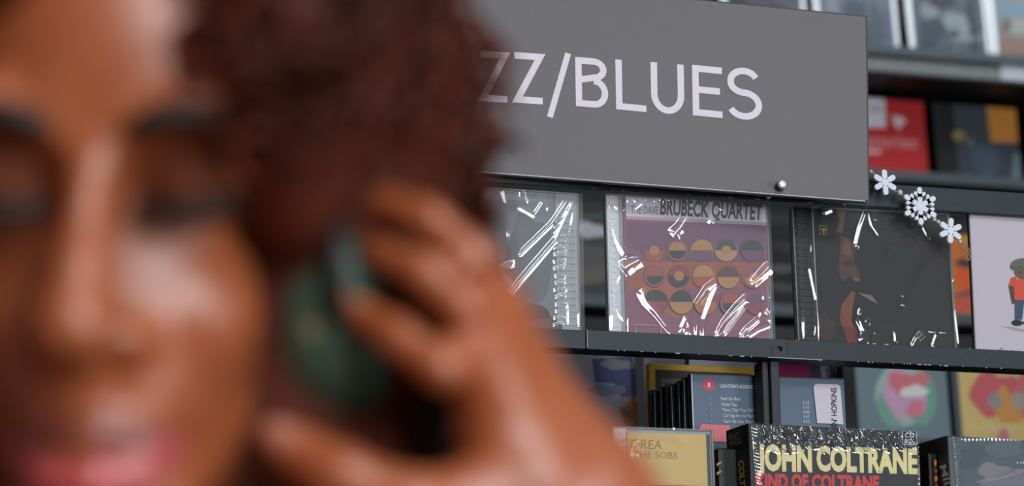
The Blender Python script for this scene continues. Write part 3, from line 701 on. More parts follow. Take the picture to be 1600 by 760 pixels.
bk_('back_panel', (BX0, 1.78, 0), (BX1, 1.80, 2.62), 'back_dark')
for xx in (BX0-.012, BX1): bk_('upright', (xx, .95, 0), (xx+.012, 1.78, 2.62), 'back_dark')
def bcd(px, py, tier, w, label, art, hinge='glare_white', lean=6, h=.125, rim=True):
    y = TY[tier]; p = at(px, py, y); r = empty('compact_disc', (p[0], y+.004, TZ[tier]+.0005), (math.radians(-lean), 0, 0), label=label, cat='disc', group='discs on the tiers of the wall display')
    MB().box((.0005, .002, 0), (w-.0005, .010, h), .0006).build('case_back', 'tray_black', r)
    if hinge: MB().box((.001, -.0008, .002), (.0105, .0022, h-.002), .0005).build('hinge_strip', hinge, r)
    if hinge == 'glare_white' and rim: MB().box((w-.008, -.0008, .002), (w-.001, .0022, h-.002), .0005).build('case_rim', hinge, r)  # white strip standing for glare along the case edge
    a = Art(r, .0015, clip=(.0105 if hinge else .001, w-.0015, .001, h-.001)); a.rect(.0105 if hinge else .001, .001, w-.002, h-.001, (60, 66, 72), False); art(a); a.build('cover', r)
    return r
def art_a1(a):
    a.rect(.0105, .001, .140, .124, (38, 44, 51), False); a.blob(1195, 2, 30, 12, (76, 54, 82), 2); a.blob(1240, 6, 26, 10, (71, 78, 84), 4); a.blob(1150, 4, 16, 10, (29, 35, 42), 1)
def art_a2(a):
    a.rect(.0105, .001, .140, .124, (90, 100, 112), False); a.blob(1335, 16, 16, 20, (56, 72, 85), 2); a.blob(1370, 40, 14, 34, (66, 78, 91), 3); a.blob(1395, 44, 14, 30, (87, 88, 115), 4); a.blob(1300, 8, 12, 12, (121, 125, 137), 5); a.blob(1352, 60, 10, 22, (62, 76, 87), 8); a.rect(1392, 68, 1412, 80, (122, 130, 145))
def art_a3(a):
    a.rect(.0105, .001, .140, .124, (72, 82, 93), False); a.blob(1472, 2, 18, 14, (42, 45, 57), 2); a.blob(1452, 18, 14, 12, (116, 125, 131), 3); a.blob(1500, 40, 28, 20, (122, 133, 137), 4); a.blob(1516, 18, 8, 22, (42, 53, 62), 5); a.blob(1456, 52, 20, 24, (50, 60, 72), 6); a.blob(1490, 62, 10, 14, (56, 65, 74), 7); a.blob(1522, 56, 8, 26, (44, 54, 60), 9); a.blob(1505, 62, 20, 5, (116, 125, 131), 1); a.rect(1488, 74, 1498, 84, (109, 118, 124)); a.blob(1535, 60, 9, 8, (103, 112, 118), 4)
def art_a4(a):
    a.rect(.0105, .001, .140, .124, (116, 125, 130), False); a.blob(1590, 75, 34, 22, (127, 103, 94), 2); a.blob(1585, 14, 26, 14, (109, 131, 146), 3); a.blob(1590, 40, 26, 12, (137, 145, 139), 4); a.blob(1572, 40, 8, 12, (102, 88, 88), 6)
bcd(1131, 68, 'A', .1420, 'dark disc with purple patch above the sign on the top tier', art_a1)
bcd(1277, 76, 'A', .1420, 'bluish-grey disc at sign corner on the top tier', art_a2)
bcd(1423, 84, 'A', .1420, 'grey disc with black and white patches on the top tier', art_a3)
bcd(1553, 92, 'A', .1420, 'pale blue and peach disc at the top right corner', art_a4)
def art_red(a):
    a.rect(.0005, .0005, .1415, .1245, (172, 34, 40), False); a.poly([(1350, 150), (1382, 152), (1384, 200), (1350, 199)], (206, 202, 212)); 
    for y in (166, 172): a.rect(1358, y, 1378, y+2.5, (110, 108, 118))
    a.poly([(1391, 178), (1398, 184), (1406, 181), (1417, 191), (1410, 194), (1404, 203), (1398, 196)], (212, 186, 192)); a.text('stories', (1352, 230), (1433, 233), 22, (196, 120, 126), .02)
    a.poly([(1350, 233), (1376, 234), (1376, 241), (1350, 240)], (206, 150, 156))
bcd(1322, 268, 'B', .1420, 'red disc with white square and pale lettering right of sign', art_red, None, 3)
def art_drk(a):
    a.rect(.001, .001, .141, .124, (56, 62, 72), False); a.poly([(1460, 150), (1488, 150), (1500, 280), (1466, 280)], (28, 27, 30)); a.poly([(1541, 163), (1589, 164), (1591, 223), (1548, 222)], (190, 124, 52)); a.blob(1498, 212, 9, 9, (132, 122, 66), 2); a.blob(1515, 222, 6, 6, (96, 100, 100), 3); a.poly([(1585, 240), (1610, 235), (1610, 285), (1580, 285)], (98, 116, 124)); a.blob(1540, 250, 24, 24, (64, 76, 92), 4)
bcd(1468, 275, 'B', .1440, 'dark disc with orange square sticker right of the red disc', art_drk, None, 3)
def art_gap1(a):
    a.rect(.001, .001, .141, .124, (62, 62, 62), False); a.blob(922, 336, 26, 8, (60, 82, 76), 2); a.blob(922, 360, 24, 13, (176, 178, 188), 3); a.blob(922, 400, 40, 18, (86, 84, 84), 4); a.blob(925, 430, 40, 14, (98, 94, 86), 6); a.blob(925, 456, 40, 8, (56, 64, 74), 8)
bcd(838, 462, 'C', .1420, 'black and white disc glimpsed left of the pink geometric disc', art_gap1, None, 4)
def art_gap2(a):
    a.rect(.001, .001, .141, .124, (30, 30, 30), False); a.blob(1226, 420, 22, 8, (84, 82, 82), 2); a.blob(1226, 450, 22, 8, (70, 68, 68), 3); a.blob(1226, 385, 22, 8, (54, 50, 50), 4)
bcd(1128, 478, 'C', .1420, 'blackish disc glimpsed between the pink and the dark sleeves', art_gap2, None, 4)
def art_gap3(a):
    a.rect(.001, .001, .141, .124, (196, 118, 58), False); a.blob(1512, 360, 22, 18, (206, 150, 62), 1); a.blob(1512, 392, 20, 12, (200, 110, 60), 2); a.blob(1512, 412, 20, 7, (78, 60, 64), 3); a.blob(1508, 436, 14, 18, (222, 92, 50), 4); a.blob(1512, 462, 20, 6, (110, 74, 92), 5); a.blob(1508, 474, 20, 12, (208, 92, 74), 6)
bcd(1482, 496, 'C', .1420, 'orange and yellow disc glimpsed behind the white card sleeve', art_gap3, None, 4)
def art_teal(a):
    a.rect(.0105, .001, .141, .124, (112, 132, 140), False); a.ell(1412, 617, 45, 50, (158, 184, 174)); a.ell(1440, 625, 24, 40, (110, 164, 148)); a.ell(1390, 640, 18, 30, (116, 164, 148), rot=-20); a.blob(1412, 618, 31, 40, (196, 160, 190), 3); a.blob(1408, 600, 20, 18, (208, 116, 130), 4); a.blob(1436, 596, 16, 14, (206, 120, 128), 6); a.blob(1430, 640, 16, 12, (210, 124, 138), 7); a.blob(1428, 612, 20, 10, (220, 220, 216), 8); a.blob(1396, 626, 10, 12, (206, 160, 196), 9)
bcd(1334, 690, 'D', .1380, 'teal disc with pink flower-like motif behind the black box', art_teal, 'tray_black', 4)
def art_yel(a):
    a.rect(.0105, .001, .141, .124, (216, 190, 120), False); a.blob(1556, 616, 38, 38, (206, 100, 108), 2); a.blob(1610, 616, 36, 36, (210, 112, 112), 7); a.blob(1575, 640, 20, 34, (216, 150, 86), 3); a.ell(1554, 627, 11, 13, (150, 152, 150)); a.ell(1592, 627, 11, 14, (168, 164, 158)); a.rect(1513, 662, 1640, 676, (216, 196, 132)); a.blob(1568, 684, 10, 12, (204, 120, 140), 5)
bcd(1496, 694, 'D', .1430, 'yellow disc with red blotches behind the teal box set', art_yel, 'back_metal', 4)

# ------------------------------------------------------------------ snowflake garland
gp = at(1362, 268, -.012)
gar = empty('snowflake_garland', tuple(gp), label='string of white felt snowflakes and beads hanging off the sign corner', cat='garland')
go = np.array(gar.location)
def snow(px, py, Rpx, rot, fancy):
    c = at(px, py, -.014)-go; R_ = Rpx/1.76*.001; b = MB(); th = .0016
    rx, uz = np.array([1, 0, 0.]), np.array([0, 0, 1.])
    def bar(p, q, w0, w1):
        p, q = np.array(p, float), np.array(q, float); d = (q-p)/np.linalg.norm(q-p); n = np.array([-d[1], d[0]]); vs = []
        L_ = [p-n*w0, p+n*w0]
        for a in np.linspace(90, -90, 7): L_.append(q+w1*(math.sin(math.radians(a))*n+math.cos(math.radians(a))*d))
        k = len(L_)
        for y in (-th, th): vs += [c+rx*x+uz*z+np.array([0, y, 0]) for x, z in L_]
        b.add(vs, [tuple(range(k)), tuple(range(2*k-1, k-1, -1))]+[(i, (i+1) % k, k+(i+1) % k, k+i) for i in range(k)])
    for k in range(6):
        a = math.radians(rot+60*k); d = np.array([math.cos(a), math.sin(a)]); wa = R_*.125 if fancy else R_*.20
        bar(d*0, d*(R_-wa), wa, wa*1.1)
        if fancy:
            for s_ in (-1, 1):
                a2 = a+s_*math.radians(55); d2 = np.array([math.cos(a2), math.sin(a2)]); bar(d*R_*.52, d*R_*.50+d2*R_*.30, wa*.75, wa*.75)
    vs = []; n = 12
    for y in (-th*1.1, th*1.1): vs += [c+rx*R_*(.22 if fancy else .3)*math.cos(2*math.pi*i/n)+uz*R_*(.22 if fancy else .3)*math.sin(2*math.pi*i/n)+np.array([0, y, 0]) for i in range(n)]
    b.add(vs, [tuple(range(n)), tuple(range(2*n-1, n-1, -1))]+[(i, (i+1) % n, n+(i+1) % n, n+i) for i in range(n)])
    return b.build('snowflake', 'snow', gar)
snow(1382, 285.5, 20, 92, False); snow(1437, 322.5, 30, 90, True); snow(1484.5, 361, 20, 85, False)
cp = [(1345, 262), (1362, 269), (1372, 277), (1394, 297), (1405, 301), (1416, 309), (1458, 342), (1463, 346), (1474, 353), (1493, 371), (1501, 378), (1507, 385)]
MB().tube([at(x, y, -.012)-go for x, y in cp], .0006, 6).build('cord', 'cord', gar)
for x, y, r in ((1361, 268, 2.6), (1406, 301, 4.6), (1415, 307, 2.4), (1460, 343, 3.4), (1466, 347, 3.4), (1500, 378, 3.2)):
    MB().ball(at(x, y, -.013)-go, r/1.76*.001).build('bead', 'bead', gar, True)
g = MB()
for x, y in ((1506, 386), (1511, 392), (1512, 402)):
    c = at(x, y, -.004)-go; g.tube([c+np.array([.0022*math.cos(a), 0, .0030*math.sin(a)]) for a in np.linspace(0, 6.28, 12)], .0005, 5)
g.build('chain_link', 'gold', gar)
#PERSON#
# ------------------------------------------------------------------ the woman (millimetre work frame: x to her left, y away from the camera, z up along the tilted head)
D0 = .885                                     # depth of the eye line
O = dep(139, 262, D0)
def Hd(x, y, z): return O + (x*RT + y*FW + z*UP)*.001      # a point of the head
PX = dep
hx = np.array([_r0[0], _r0[1], 0.0]); hy = np.array([np.sin(_yaw), np.cos(_yaw), 0.0]); hz = np.array([0, 0, 1.])
BASE = O + hx*0 + hy*.10; BASE = np.array([BASE[0], BASE[1], 0.0])     # floor point under the head
def W2B(p): d = np.array(p)-BASE; return np.array([d@hx, d@hy, d@hz])
def Bd(x, y, z): return BASE + hx*x + hy*y + hz*z            # metres: right, away, up
class SDF:
    def __init__(s, lo, hi, h):
        s.lo = np.array(lo, float); s.h = h; s.n = np.ceil((np.array(hi)-s.lo)/h).astype(int)+1
        s.d = np.full(s.n, .05, np.float32)
    def reg(s, lo, hi, pad):
        a = np.clip(np.floor((np.array(lo)-pad-s.lo)/s.h).astype(int), 0, s.n); b = np.clip(np.ceil((np.array(hi)+pad-s.lo)/s.h).astype(int)+1, 0, s.n)
        if (b <= a).any(): return None, None
        sl = tuple(slice(i, j) for i, j in zip(a, b)); g = np.meshgrid(*[(s.lo[k]+s.h*np.arange(a[k], b[k])).astype(np.float32) for k in range(3)], indexing='ij', sparse=True)
        return sl, g
    def mix(s, sl, v, k, sub=False):
        a = s.d[sl]
        if sub: v = -v; h = np.clip(.5-.5*(a-v)/k, 0, 1); s.d[sl] = a+(v-a)*h+k*h*(1-h)
        else: h = np.clip(.5+.5*(a-v)/k, 0, 1); s.d[sl] = a+(v-a)*h-k*h*(1-h)
    def cap(s, A, B, r0, r1=None, k=.008, sub=False):
        r1 = r0 if r1 is None else r1; A, B = W2B(A), W2B(B); R = max(r0, r1)
        sl, g = s.reg(np.minimum(A, B)-R, np.maximum(A, B)+R, k+.012)
        if sl is None: return
        d = B-A; L2 = max(d@d, 1e-9); q = [g[i]-A[i] for i in range(3)]
        t = np.clip((q[0]*d[0]+q[1]*d[1]+q[2]*d[2])/L2, 0, 1)
        v = np.sqrt(sum((q[i]-t*d[i])**2 for i in range(3)))-(r0+(r1-r0)*t); s.mix(sl, v, k, sub)
    def ell(s, C, r, ax=None, k=.008, sub=False):
        """ellipsoid with radii r (m) along axes ax (world vectors)"""
        C = W2B(C); ax = (RT, FW, UP) if ax is None else ax; R = max(r)
        sl, g = s.reg(C-R, C+R, k+.012)
        if sl is None: return
        q = [g[i]-C[i] for i in range(3)]; k0 = 0; k1 = 0
        for a, rr in zip(ax, r):
            b = np.array([a@hx, a@hy, a@hz]); u = q[0]*b[0]+q[1]*b[1]+q[2]*b[2]; k0 = k0+(u/rr)**2; k1 = k1+(u/rr**2)**2
        k0 = np.sqrt(k0); v = k0*(k0-1)/np.sqrt(k1+1e-12); s.mix(sl, v, k, sub)
    def chain(s, P, R, k=.006):
        for i in range(len(P)-1): s.cap(P[i], P[i+1], R[i], R[i+1], k)
    def mesh(s):
        d = s.d; ins = d < 0; n = s.n
        c = np.zeros(n-1, np.uint8)
        for i in (0, 1):
            for j in (0, 1):
                for k in (0, 1): c += ins[i:n[0]-1+i, j:n[1]-1+j, k:n[2]-1+k]
        I = np.argwhere((c > 0) & (c < 8)); idx = np.full(n-1, -1, np.int32); idx[tuple(I.T)] = np.arange(len(I))
        acc = np.zeros((len(I), 3)); cnt = np.zeros(len(I))
        for ax in range(3):
            o = [q for q in range(3) if q != ax]
            for a in (0, 1):
                for b in (0, 1):
                    p = I.copy(); p[:, o[0]] += a; p[:, o[1]] += b; q = p.copy(); q[:, ax] += 1
                    v0 = d[tuple(p.T)]; v1 = d[tuple(q.T)]; m = (v0 < 0) != (v1 < 0)
                    t = np.where(m, v0/(v0-v1+1e-12), 0)[:, None]; e = p+(q-p)*t; acc += e*m[:, None]; cnt += m
        V = acc/cnt[:, None]*s.h+s.lo; FQ = []
        for ax in range(3):
            o = [q for q in range(3) if q != ax]
            sa = [slice(1, n[q]-1) for q in range(3)]; sb = list(sa); sa[ax] = slice(0, n[ax]-1); sb[ax] = slice(1, n[ax])
            m = ins[tuple(sa)] != ins[tuple(sb)]; E_ = np.argwhere(m); E_[:, o[0]] += 1; E_[:, o[1]] += 1
            flip = ins[tuple(E_.T)]; q = []
            for a, b in ((0, 0), (1, 0), (1, 1), (0, 1)):
                p = E_.copy(); p[:, o[0]] -= a; p[:, o[1]] -= b; q.append(idx[tuple(p.T)])
            q = np.stack(q, 1)
            if ax == 1: flip = ~flip
            q[~flip] = q[~flip][:, ::-1]; FQ.append(q)
        return V @ np.stack([hx, hy, hz])+BASE, np.concatenate(FQ)
person = empty('person', tuple(BASE), label='woman with dark curly hair and lowered eyes pressing hand to green headphone', cat='person')
B = SDF((-.30, -.40, -.005), (.46, .28, O[2]+.17), .004)
mm = .001
def he(x, y, z, r, k=.008, sub=False): B.ell(Hd(x, y, z), [q*mm for q in r], None, k, sub)
def hc(a, b, r0, r1, k=.008, sub=False): B.cap(Hd(*a), Hd(*b), r0*mm, r1*mm, k, sub)
# --- head
he(0, 92, 42, (70, 92, 78)); he(0, 62, 34, (56, 62, 66), .02)
he(0, 66, -36, (43.5, 62, 68), .02)                                   # face mass
he(0, 58, -70, (38, 50, 46), .02)
for s_ in (-1, 1):
    he(s_*27.5, 38, -46, (21.5, 27, 22), .014)                           # cheek
    hc((s_*38, 95, -62), (s_*10, 24, -116), 11, 13, .012)             # jaw
    he(s_*29.5, 1, -4, (17, 14, 13), .006, True)                       # socket
    he(s_*29.5, 16, -5, (15.5, 15, 12.5), .004)                        # closed lid over the eyeball
    hc((s_*12, 5, 15), (s_*32, 4, 20), 6.5, 6, .010); hc((s_*32, 4, 20), (s_*46, 16, 15), 6, 5, .010)
    hc((s_*12, -3, -54), (s_*15, 4, -53), 7.5, 7, .006)              # wing of the nose
    hc((s_*7.5, -9, -65), (s_*7, 0, -55), 4.2, 3.4, .003, True)      # nostril
    he(s_*76, 100, -30, (6, 16, 30), .006)                           # ear
hc((0, 2, 2), (-1, -14, -32), 6.5, 7.5, .010); hc((-1, -14, -32), (-2, -23, -48), 8, 11.5, .008)   # bridge, tip
he(-2, -20, -50, (12, 11, 9.5), .006)
hc((-1, -10, -57), (0, 4, -63), 4.5, 4, .006)
he(0, 18, -72, (25, 20, 20), .012)                                   # upper-lip mound
UL = [(-26, 12, -88), (-13, 1, -84.5), (-4, -4, -82.5), (0, -3.5, -83.2), (4, -4, -82.5), (13, 1, -84.5), (26, 12, -88)]
LL = [(-22, 10, -91), (-12, 0, -97), (0, -4, -98.5), (12, 0, -97), (22, 10, -91)]
for i in range(6): hc(UL[i], UL[i+1], 4+(i > 0)*1.2, 4+(i < 5)*1.2, .004)
hc((-24, 6, -90.2), (0, -7, -89.6), .8, .8, .002, True); hc((24, 6, -90.2), (0, -7, -89.6), .8, .8, .002, True)
for i in range(4): hc(LL[i], LL[i+1], 4.5+(0 < i)*2.2, 4.5+(i < 3)*2.2, .003)
he(0, 14, -121, (19, 17, 15), .014)                                  # chin
hc((0, 96, -60), (0, 112, -150), 48, 46, .02)                        # neck
# --- trunk, hips, legs (upright)
zc = W2B(Hd(0, 112, -150)); nz = zc[2]; ny = zc[1]
def bc(a, b, r0, r1, k=.03): B.cap(Bd(*a), Bd(*b), r0, r1, k)
upr = (hx, hy, hz)
bc((0, ny, nz), (0, ny+.02, nz-.06), .046, .055)
SHL = np.array([.165, ny+.01, nz-.105]); SHR = np.array([-.165, ny+.01, nz-.105])
B.cap(Bd(0, ny+.02, nz-.075), Bd(*SHL), .05, .048, .03); B.cap(Bd(0, ny+.02, nz-.075), Bd(*SHR), .05, .048, .03)
B.ell(Bd(0, ny+.02, nz-.20), (.155, .098, .17), upr, .03); B.ell(Bd(0, ny+.03, nz-.38), (.125, .088, .16), upr, .04)
for s_ in (-1, 1): B.ell(Bd(s_*.07, ny-.06, nz-.23), (.06, .05, .06), upr, .03)
hipz = .84
B.ell(Bd(0, ny+.035, hipz+.03), (.165, .108, .13), upr, .04)
for s_ in (-1, 1):
    bc((s_*.085, ny+.03, hipz-.02), (s_*.085, ny+.02, .46), .082, .053); bc((s_*.085, ny+.02, .46), (s_*.09, ny+.04, .09), .052, .034)
    B.ell(Bd(s_*.085, ny+.055, .34), (.048, .05, .10), upr, .02)
    bc((s_*.09, ny+.045, .055), (s_*.10, ny-.12, .03), .036, .026, .02)
# right arm hanging
bc(tuple(SHR), (-.215, ny+.03, nz-.39), .042, .034, .02); bc((-.215, ny+.03, nz-.39), (-.22, ny-.06, nz-.62), .034, .024, .01)
bc((-.22, ny-.06, nz-.62), (-.215, ny-.09, nz-.70), .030, .026, .01)
for k in range(4): bc((-.205-.0, ny-.115+.018*k, nz-.70), (-.20, ny-.125+.018*k, nz-.775), .009, .0075, .004)
bc((-.205, ny-.11, nz-.66), (-.19, ny-.14, nz-.72), .011, .009, .006)
# --- raised left arm: shoulder, elbow, wrist in the photograph's line of sight
elbow = PX(1440, 1560, .86); wrist = PX(895, 775, .978)
B.cap(Bd(*SHL), elbow, .046, .038, .02); B.cap(elbow, elbow+(wrist-elbow)*.35, .037, .036, .02); B.cap(elbow+(wrist-elbow)*.35, wrist, .036, .0245, .012)
# hand: palm slab, then five fingers of their own
kn = [PX(738, 556, .948), PX(765, 516, .960), PX(768, 476, .974), PX(752, 456, .992)]     # knuckles index..little
wr = [PX(815, 745, .962), PX(842, 720, .972), PX(856, 695, .982), PX(862, 685, .994)]
for k in range(4):
    B.cap(wr[k], kn[k], .0150, .0118, .012)
B.cap(wrist, PX(832, 712, .976), .0245, .021, .014)
B.cap(PX(820, 765, .955), PX(735, 790, .945), .019, .0135, .012)                            # ball of the thumb
FING = [  # knuckle -> middle joint -> end joint -> tip on the shell
 ([kn[0], PX(690, 576, .926), PX(622, 527, .932), PX(560, 486, .942)], [.0110, .0074, .0066, .0058]),
 ([kn[1], PX(722, 482, .938), PX(660, 424, .942), PX(582, 390, .950)], [.0108, .0072, .0063, .0056]),
 ([kn[2], PX(735, 402, .950), PX(668, 342, .954), PX(574, 308, .962)], [.0110, .0076, .0066, .0058]),
 ([kn[3], PX(718, 408, .984), PX(664, 366, .986), PX(604, 350, .990)], [.0100, .0078, .0070, .0060]),
]
for P, R_ in FING: B.chain(P, R_, .0035)
TH = [PX(735, 790, .945), PX(640, 795, .932), PX(535, 748, .932), PX(450, 694, .938)]
B.chain(TH, [.0135, .0120, .0100, .0080], .005)
V, Q = B.mesh()
# skin colours: the lips, eye-socket shade painted on lids and round the eyes, paler palm side
h = (V-O)@np.stack([RT, FW, UP]).T/mm
def cdist(P, L_):
    best = np.full(len(P), 1e9)
    for i in range(len(L_)-1):
        a, b = np.array(L_[i], float), np.array(L_[i+1], float); d = b-a; t = np.clip(((P-a)@d)/(d@d), 0, 1); best = np.minimum(best, np.linalg.norm(P-a-t[:, None]*d, axis=1))
    return best
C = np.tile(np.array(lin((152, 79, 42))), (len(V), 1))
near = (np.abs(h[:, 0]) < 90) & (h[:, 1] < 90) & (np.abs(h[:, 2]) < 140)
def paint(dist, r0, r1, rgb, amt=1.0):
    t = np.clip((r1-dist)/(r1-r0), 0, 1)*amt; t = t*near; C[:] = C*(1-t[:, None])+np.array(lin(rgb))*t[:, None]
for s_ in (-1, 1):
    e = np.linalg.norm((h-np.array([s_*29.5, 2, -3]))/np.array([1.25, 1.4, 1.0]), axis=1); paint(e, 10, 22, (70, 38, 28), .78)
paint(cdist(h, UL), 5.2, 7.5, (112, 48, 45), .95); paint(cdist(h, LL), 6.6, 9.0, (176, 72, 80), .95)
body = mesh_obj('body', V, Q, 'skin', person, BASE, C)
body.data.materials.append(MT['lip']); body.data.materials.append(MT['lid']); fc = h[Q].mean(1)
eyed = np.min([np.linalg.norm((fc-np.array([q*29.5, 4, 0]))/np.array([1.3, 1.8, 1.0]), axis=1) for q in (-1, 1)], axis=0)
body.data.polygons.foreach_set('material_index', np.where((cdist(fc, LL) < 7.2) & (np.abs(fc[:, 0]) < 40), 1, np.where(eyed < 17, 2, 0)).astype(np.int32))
# brows and lashes
for s_ in (-1, 1):
    MB().tube([Hd(*p)-BASE for p in ((s_*12, -3.5, 12), (s_*20, -4.0, 15), (s_*28, -2.5, 17), (s_*36, .5, 16.5), (s_*44, 7, 13), (s_*51, 18, 7))], [.0026, .0044, .0046, .0044, .0034, .0014], 8).build('eyebrow', 'brow', person, True)
    l = MB(); arcp = []
    for k in range(15):
        u = -1+2*k/14; x = s_*29.5+14.5*u; y = 2.5+7*u*u+(2.0 if u*s_ > 0 else 0)*abs(u); z = -11-2.5*(1-u*u)
        arcp.append(Hd(x, y, z)-BASE); l.tube([Hd(x, y, z)-BASE, Hd(x*1.03+u*1.5, y-4, z-2.5)-BASE, Hd(x*1.03+u*3.5, y-8.5, z-4)-BASE], [.0010, .0009, .0003], 5)
    l.tube(arcp, .0032, 6); l.build('eyelashes', 'brow', person, True)
# nails
for (P, R_) in FING[:1]+[(TH, [0, 0, 0, .0085])]:
    a, b = P[-2], P[-1]; d = (b-a)/np.linalg.norm(b-a); n = -FW-d*np.dot(-FW, d)+UP*.3; n /= np.linalg.norm(n); sd = np.cross(d, n); m = MB(); vs = []
    for i in range(5):
        for j in range(5):
            u, v_ = (i-2)/2, (j-2)/2; vs.append(b+d*(.0005+.0055*v_)+sd*(R_[-1]*.6*u*(1-.25*max(0, v_)))+n*(R_[-1]*(1.03-.30*u*u))-BASE)
    m.add(vs, [(i*5+j, i*5+j+1, (i+1)*5+j+1, (i+1)*5+j) for i in range(4) for j in range(4)]); m.build('fingernail', mat('nail', (164, 104, 82), .4), person, True)
# clothing on the unseen lower figure
def cloth(name, m, fn, lo, hi, h=.008):
    global B
    keep = B; B = SDF(lo, hi, h); fn(); V, Q = B.mesh(); B = keep; mesh_obj(name, V, Q, m, person, BASE)
def shirt():
    B.cap(Bd(0, ny+.02, nz-.085), Bd(*SHL), .056, .057, .03); B.cap(Bd(0, ny+.02, nz-.085), Bd(*SHR), .056, .057, .03)
    B.ell(Bd(0, ny+.02, nz-.20), (.165, .108, .175), upr, .03); B.ell(Bd(0, ny+.03, nz-.38), (.138, .100, .17), upr, .04); B.ell(Bd(0, ny+.035, hipz+.08), (.172, .118, .10), upr, .04)
    for s_ in (-1, 1): B.ell(Bd(s_*.07, ny-.06, nz-.23), (.068, .058, .068), upr, .03)
    L_ = Bd(*SHL); B.cap(L_, L_+(elbow-L_)*.35, .056, .052, .02); L_ = Bd(*SHR); B.cap(L_, Bd(-.19, ny+.02, nz-.22), .054, .048, .02)
    B.cap(Bd(0, ny-.01, nz+.03), Bd(0, ny+.01, nz-.05), .060, .062, .01, True)
cloth('shirt', 'shirt', shirt, (-.29, -.30, hipz-.10), (.36, .30, nz+.02))
def trousers():
    B.ell(Bd(0, ny+.035, hipz+.03), (.174, .117, .115), upr, .04)
    for s_ in (-1, 1): bc((s_*.085, ny+.03, hipz-.02), (s_*.085, ny+.02, .46), .094, .070); bc((s_*.085, ny+.02, .46), (s_*.09, ny+.04, .07), .070, .058)
cloth('trousers', 'denim', trousers, (-.22, -.18, .03), (.22, .28, hipz+.17))
for s_ in (-1, 1):
    keep = B; B = SDF((-.20, -.20, 0), (.20, .20, .12), .006)
    bc((s_*.09, ny+.05, .052), (s_*.10, ny-.12, .036), .046, .035, .02); B.d[:, :, 0] = .01; V, Q = B.mesh(); B = keep; mesh_obj('shoe', V, Q, 'shoe', person, BASE)

# --- hair: a dense core and some hundreds of springy curls
hr = MB(); r = np.random.default_rng(11)
core = SDF((-.24, -.20, O[2]-.22), (.24, .28, O[2]+.24), .006)
keep = B; B = core
he(4, 132, 26, (110, 92, 118), .03); he(18, 140, -44, (98, 76, 90), .03); he(-10, 140, -44, (98, 76, 90), .03)
he(40, 128, -120, (66, 60, 80), .03); he(-40, 128, -120, (66, 60, 80), .03)
he(-8, 64, 86, (84, 52, 38), .02)
he(4, 28, -22, (43, 62, 92), .004, True)
he(60, 44, 44, (27, 46, 72), .015); he(-66, 50, 46, (26, 44, 70), .015); he(-26, 20, 68, (26, 26, 28), .015)
Vh, Qh = B.mesh(); B = keep
def curl(p, d, L_, R0, th, turns, ph):
    d = np.array(d, float); d /= np.linalg.norm(d); n = 36; t = np.linspace(0, 1, n)
    e1 = np.cross(d, [.3, .2, 1.]); e1 /= np.linalg.norm(e1); e2 = np.cross(d, e1)
    a = ph+turns*2*np.pi*t; R_ = R0*(.4+.6*t)
    c = np.array(p)[None]+np.outer(t*L_, d)+np.outer(-(t**2)*L_*.25, [0, 0, 1.])
    c = c+(R_*np.cos(a))[:, None]*e1+(R_*np.sin(a))[:, None]*e2
    hr.tube([Hd(*q)-BASE for q in c], np.r_[np.linspace(th*.7, th, 6), np.full(n-12, th), np.linspace(th, th*.3, 6)]*mm, 5)
for (cx, ax_, num) in (((4, 132, 26), (106, 90, 116), 950), ((64, 44, 44), (27, 46, 72), 130), ((-40, 34, 62), (30, 36, 44), 60), ((18, 140, -44), (98, 76, 90), 200)):
    for k in range(num):
        v = r.normal(0, 1, 3); v /= np.linalg.norm(v)
        if num < 140: v[1] = -abs(v[1])
        if v[1] > .75: continue
        p = np.array(cx)+v*np.array(ax_)*.97
        if abs(p[0]-2) < 40 and p[1] < 70 and p[2] < 62: continue
        if p[0] > 32 and p[2] < 14 and p[1] < 112: continue
        if p[0] < -2 and p[2] < 30 and p[1] < 60: continue
        curl(p, v+np.array([0, .1, -.45]), r.uniform(14, 32), r.uniform(5, 9), r.uniform(1.3, 2.3), r.uniform(1.2, 2.6), r.uniform(0, 6.3))
for k in range(16):      # locks framing the face
    s_ = 1 if r.random() < .62 else -1; z = r.uniform(10, 90); x = s_*(46+r.uniform(0, 20))
    curl((x, 30+abs(x)*.25+r.uniform(0, 20), z+16), (s_*.25, -.1, -1), r.uniform(24, 50), r.uniform(3, 6), r.uniform(1.8, 2.8), r.uniform(1.2, 2.4), r.uniform(0, 6.3))
for k in range(0):      # over the forehead's left corner
    curl((-34-r.uniform(0, 40), 14+r.uniform(0, 25), 76+r.uniform(-12, 20)), (-.6, -.2, -.8), r.uniform(16, 36), r.uniform(4, 7), 2.4, r.uniform(1, 2), r.uniform(0, 6.3))
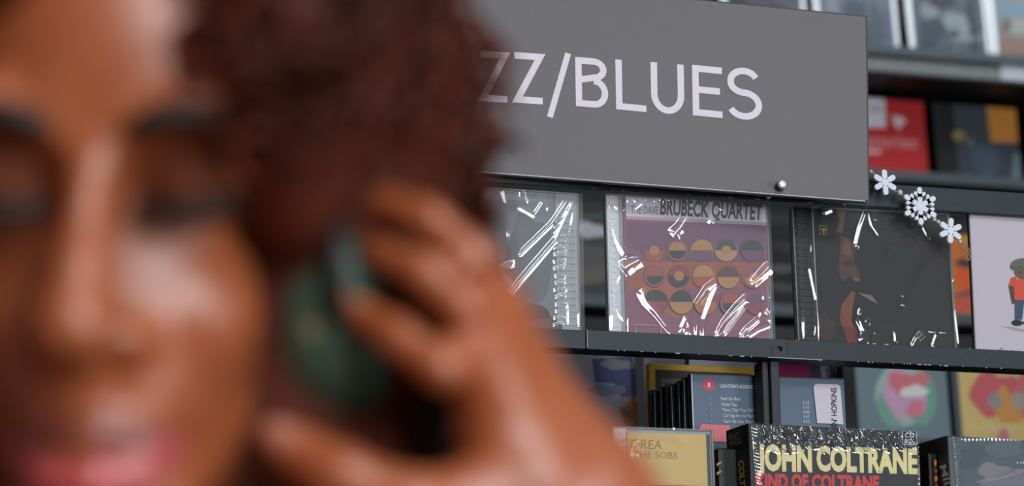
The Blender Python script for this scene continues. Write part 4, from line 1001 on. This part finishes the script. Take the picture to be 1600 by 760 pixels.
off = len(hr.v); hr.v += [tuple(p) for p in (Vh-BASE)]; hr.f += [tuple(int(i)+off for i in q) for q in Qh]
hr.build('hair', 'hair', person, True, fix=False)

# ------------------------------------------------------------------ headphones
ear = PX(452, 490, .985)
hp_ = empty('headphones', tuple(ear), label='dark green over-ear headphones on the curly-haired woman under her hand', cat='headphones')
def cup(s_, c):
    ax = RT*s_*.96-FW*.28; ax /= np.linalg.norm(ax); o = np.array(c)-ear
    MB().lathe([(-.010, .020), (-.012, .030), (-.008, .037), (.002, .039), (.010, .036), (.012, .028)], o, ax, 44).build('ear_cushion', 'cup_black', hp_, True)
    sh = MB().lathe([(.010, .030), (.010, .0365), (.014, .0385), (.026, .0375), (.034, .0335), (.0375, .026), (.038, .020)], o, ax, 48).build('ear_cup', 'cup_green', hp_, True)
    MB().lathe([(.0372, .0205), (.0395, .0200), (.0395, .0165), (.0385, .0155)], o, ax, 40).build('cup_ring', 'cup_black', sh, True)
    y0 = o+ax*.020; yk = MB()
    yk.tube([y0+(-FW*.041), y0-FW*.036+UP*.030, y0+UP*.046, y0+FW*.036+UP*.030, y0+FW*.041], .0036, 8); yk.build('yoke', 'cup_black', hp_, True)
    return y0+UP*.046
tl = cup(1, ear); tr_ = cup(-1, Hd(-84, 100, -40))
cc = Hd(0, 104, 0)-ear; bd = MB(); pts = [tl]+[cc+RT*.112*math.cos(a)+UP*(.022+.122*math.sin(a)) for a in np.linspace(.25, math.pi-.25, 22)]+[tr_]
P_ = np.array(pts); vs = []
for i, p in enumerate(P_):
    n_ = p-cc; n_ /= np.linalg.norm(n_)
    for a_, b_ in ((-.010, -.0025), (.010, -.0025), (.010, .0025), (-.010, .0025)): vs.append(p+FW*a_+n_*b_)
k = len(P_); bd.add(vs, [(i*4+j, i*4+(j+1) % 4, (i+1)*4+(j+1) % 4, (i+1)*4+j) for i in range(k-1) for j in range(4)]+[(3, 2, 1, 0), tuple((k-1)*4+j for j in range(4))])
bd.build('headband', 'cup_black', hp_)
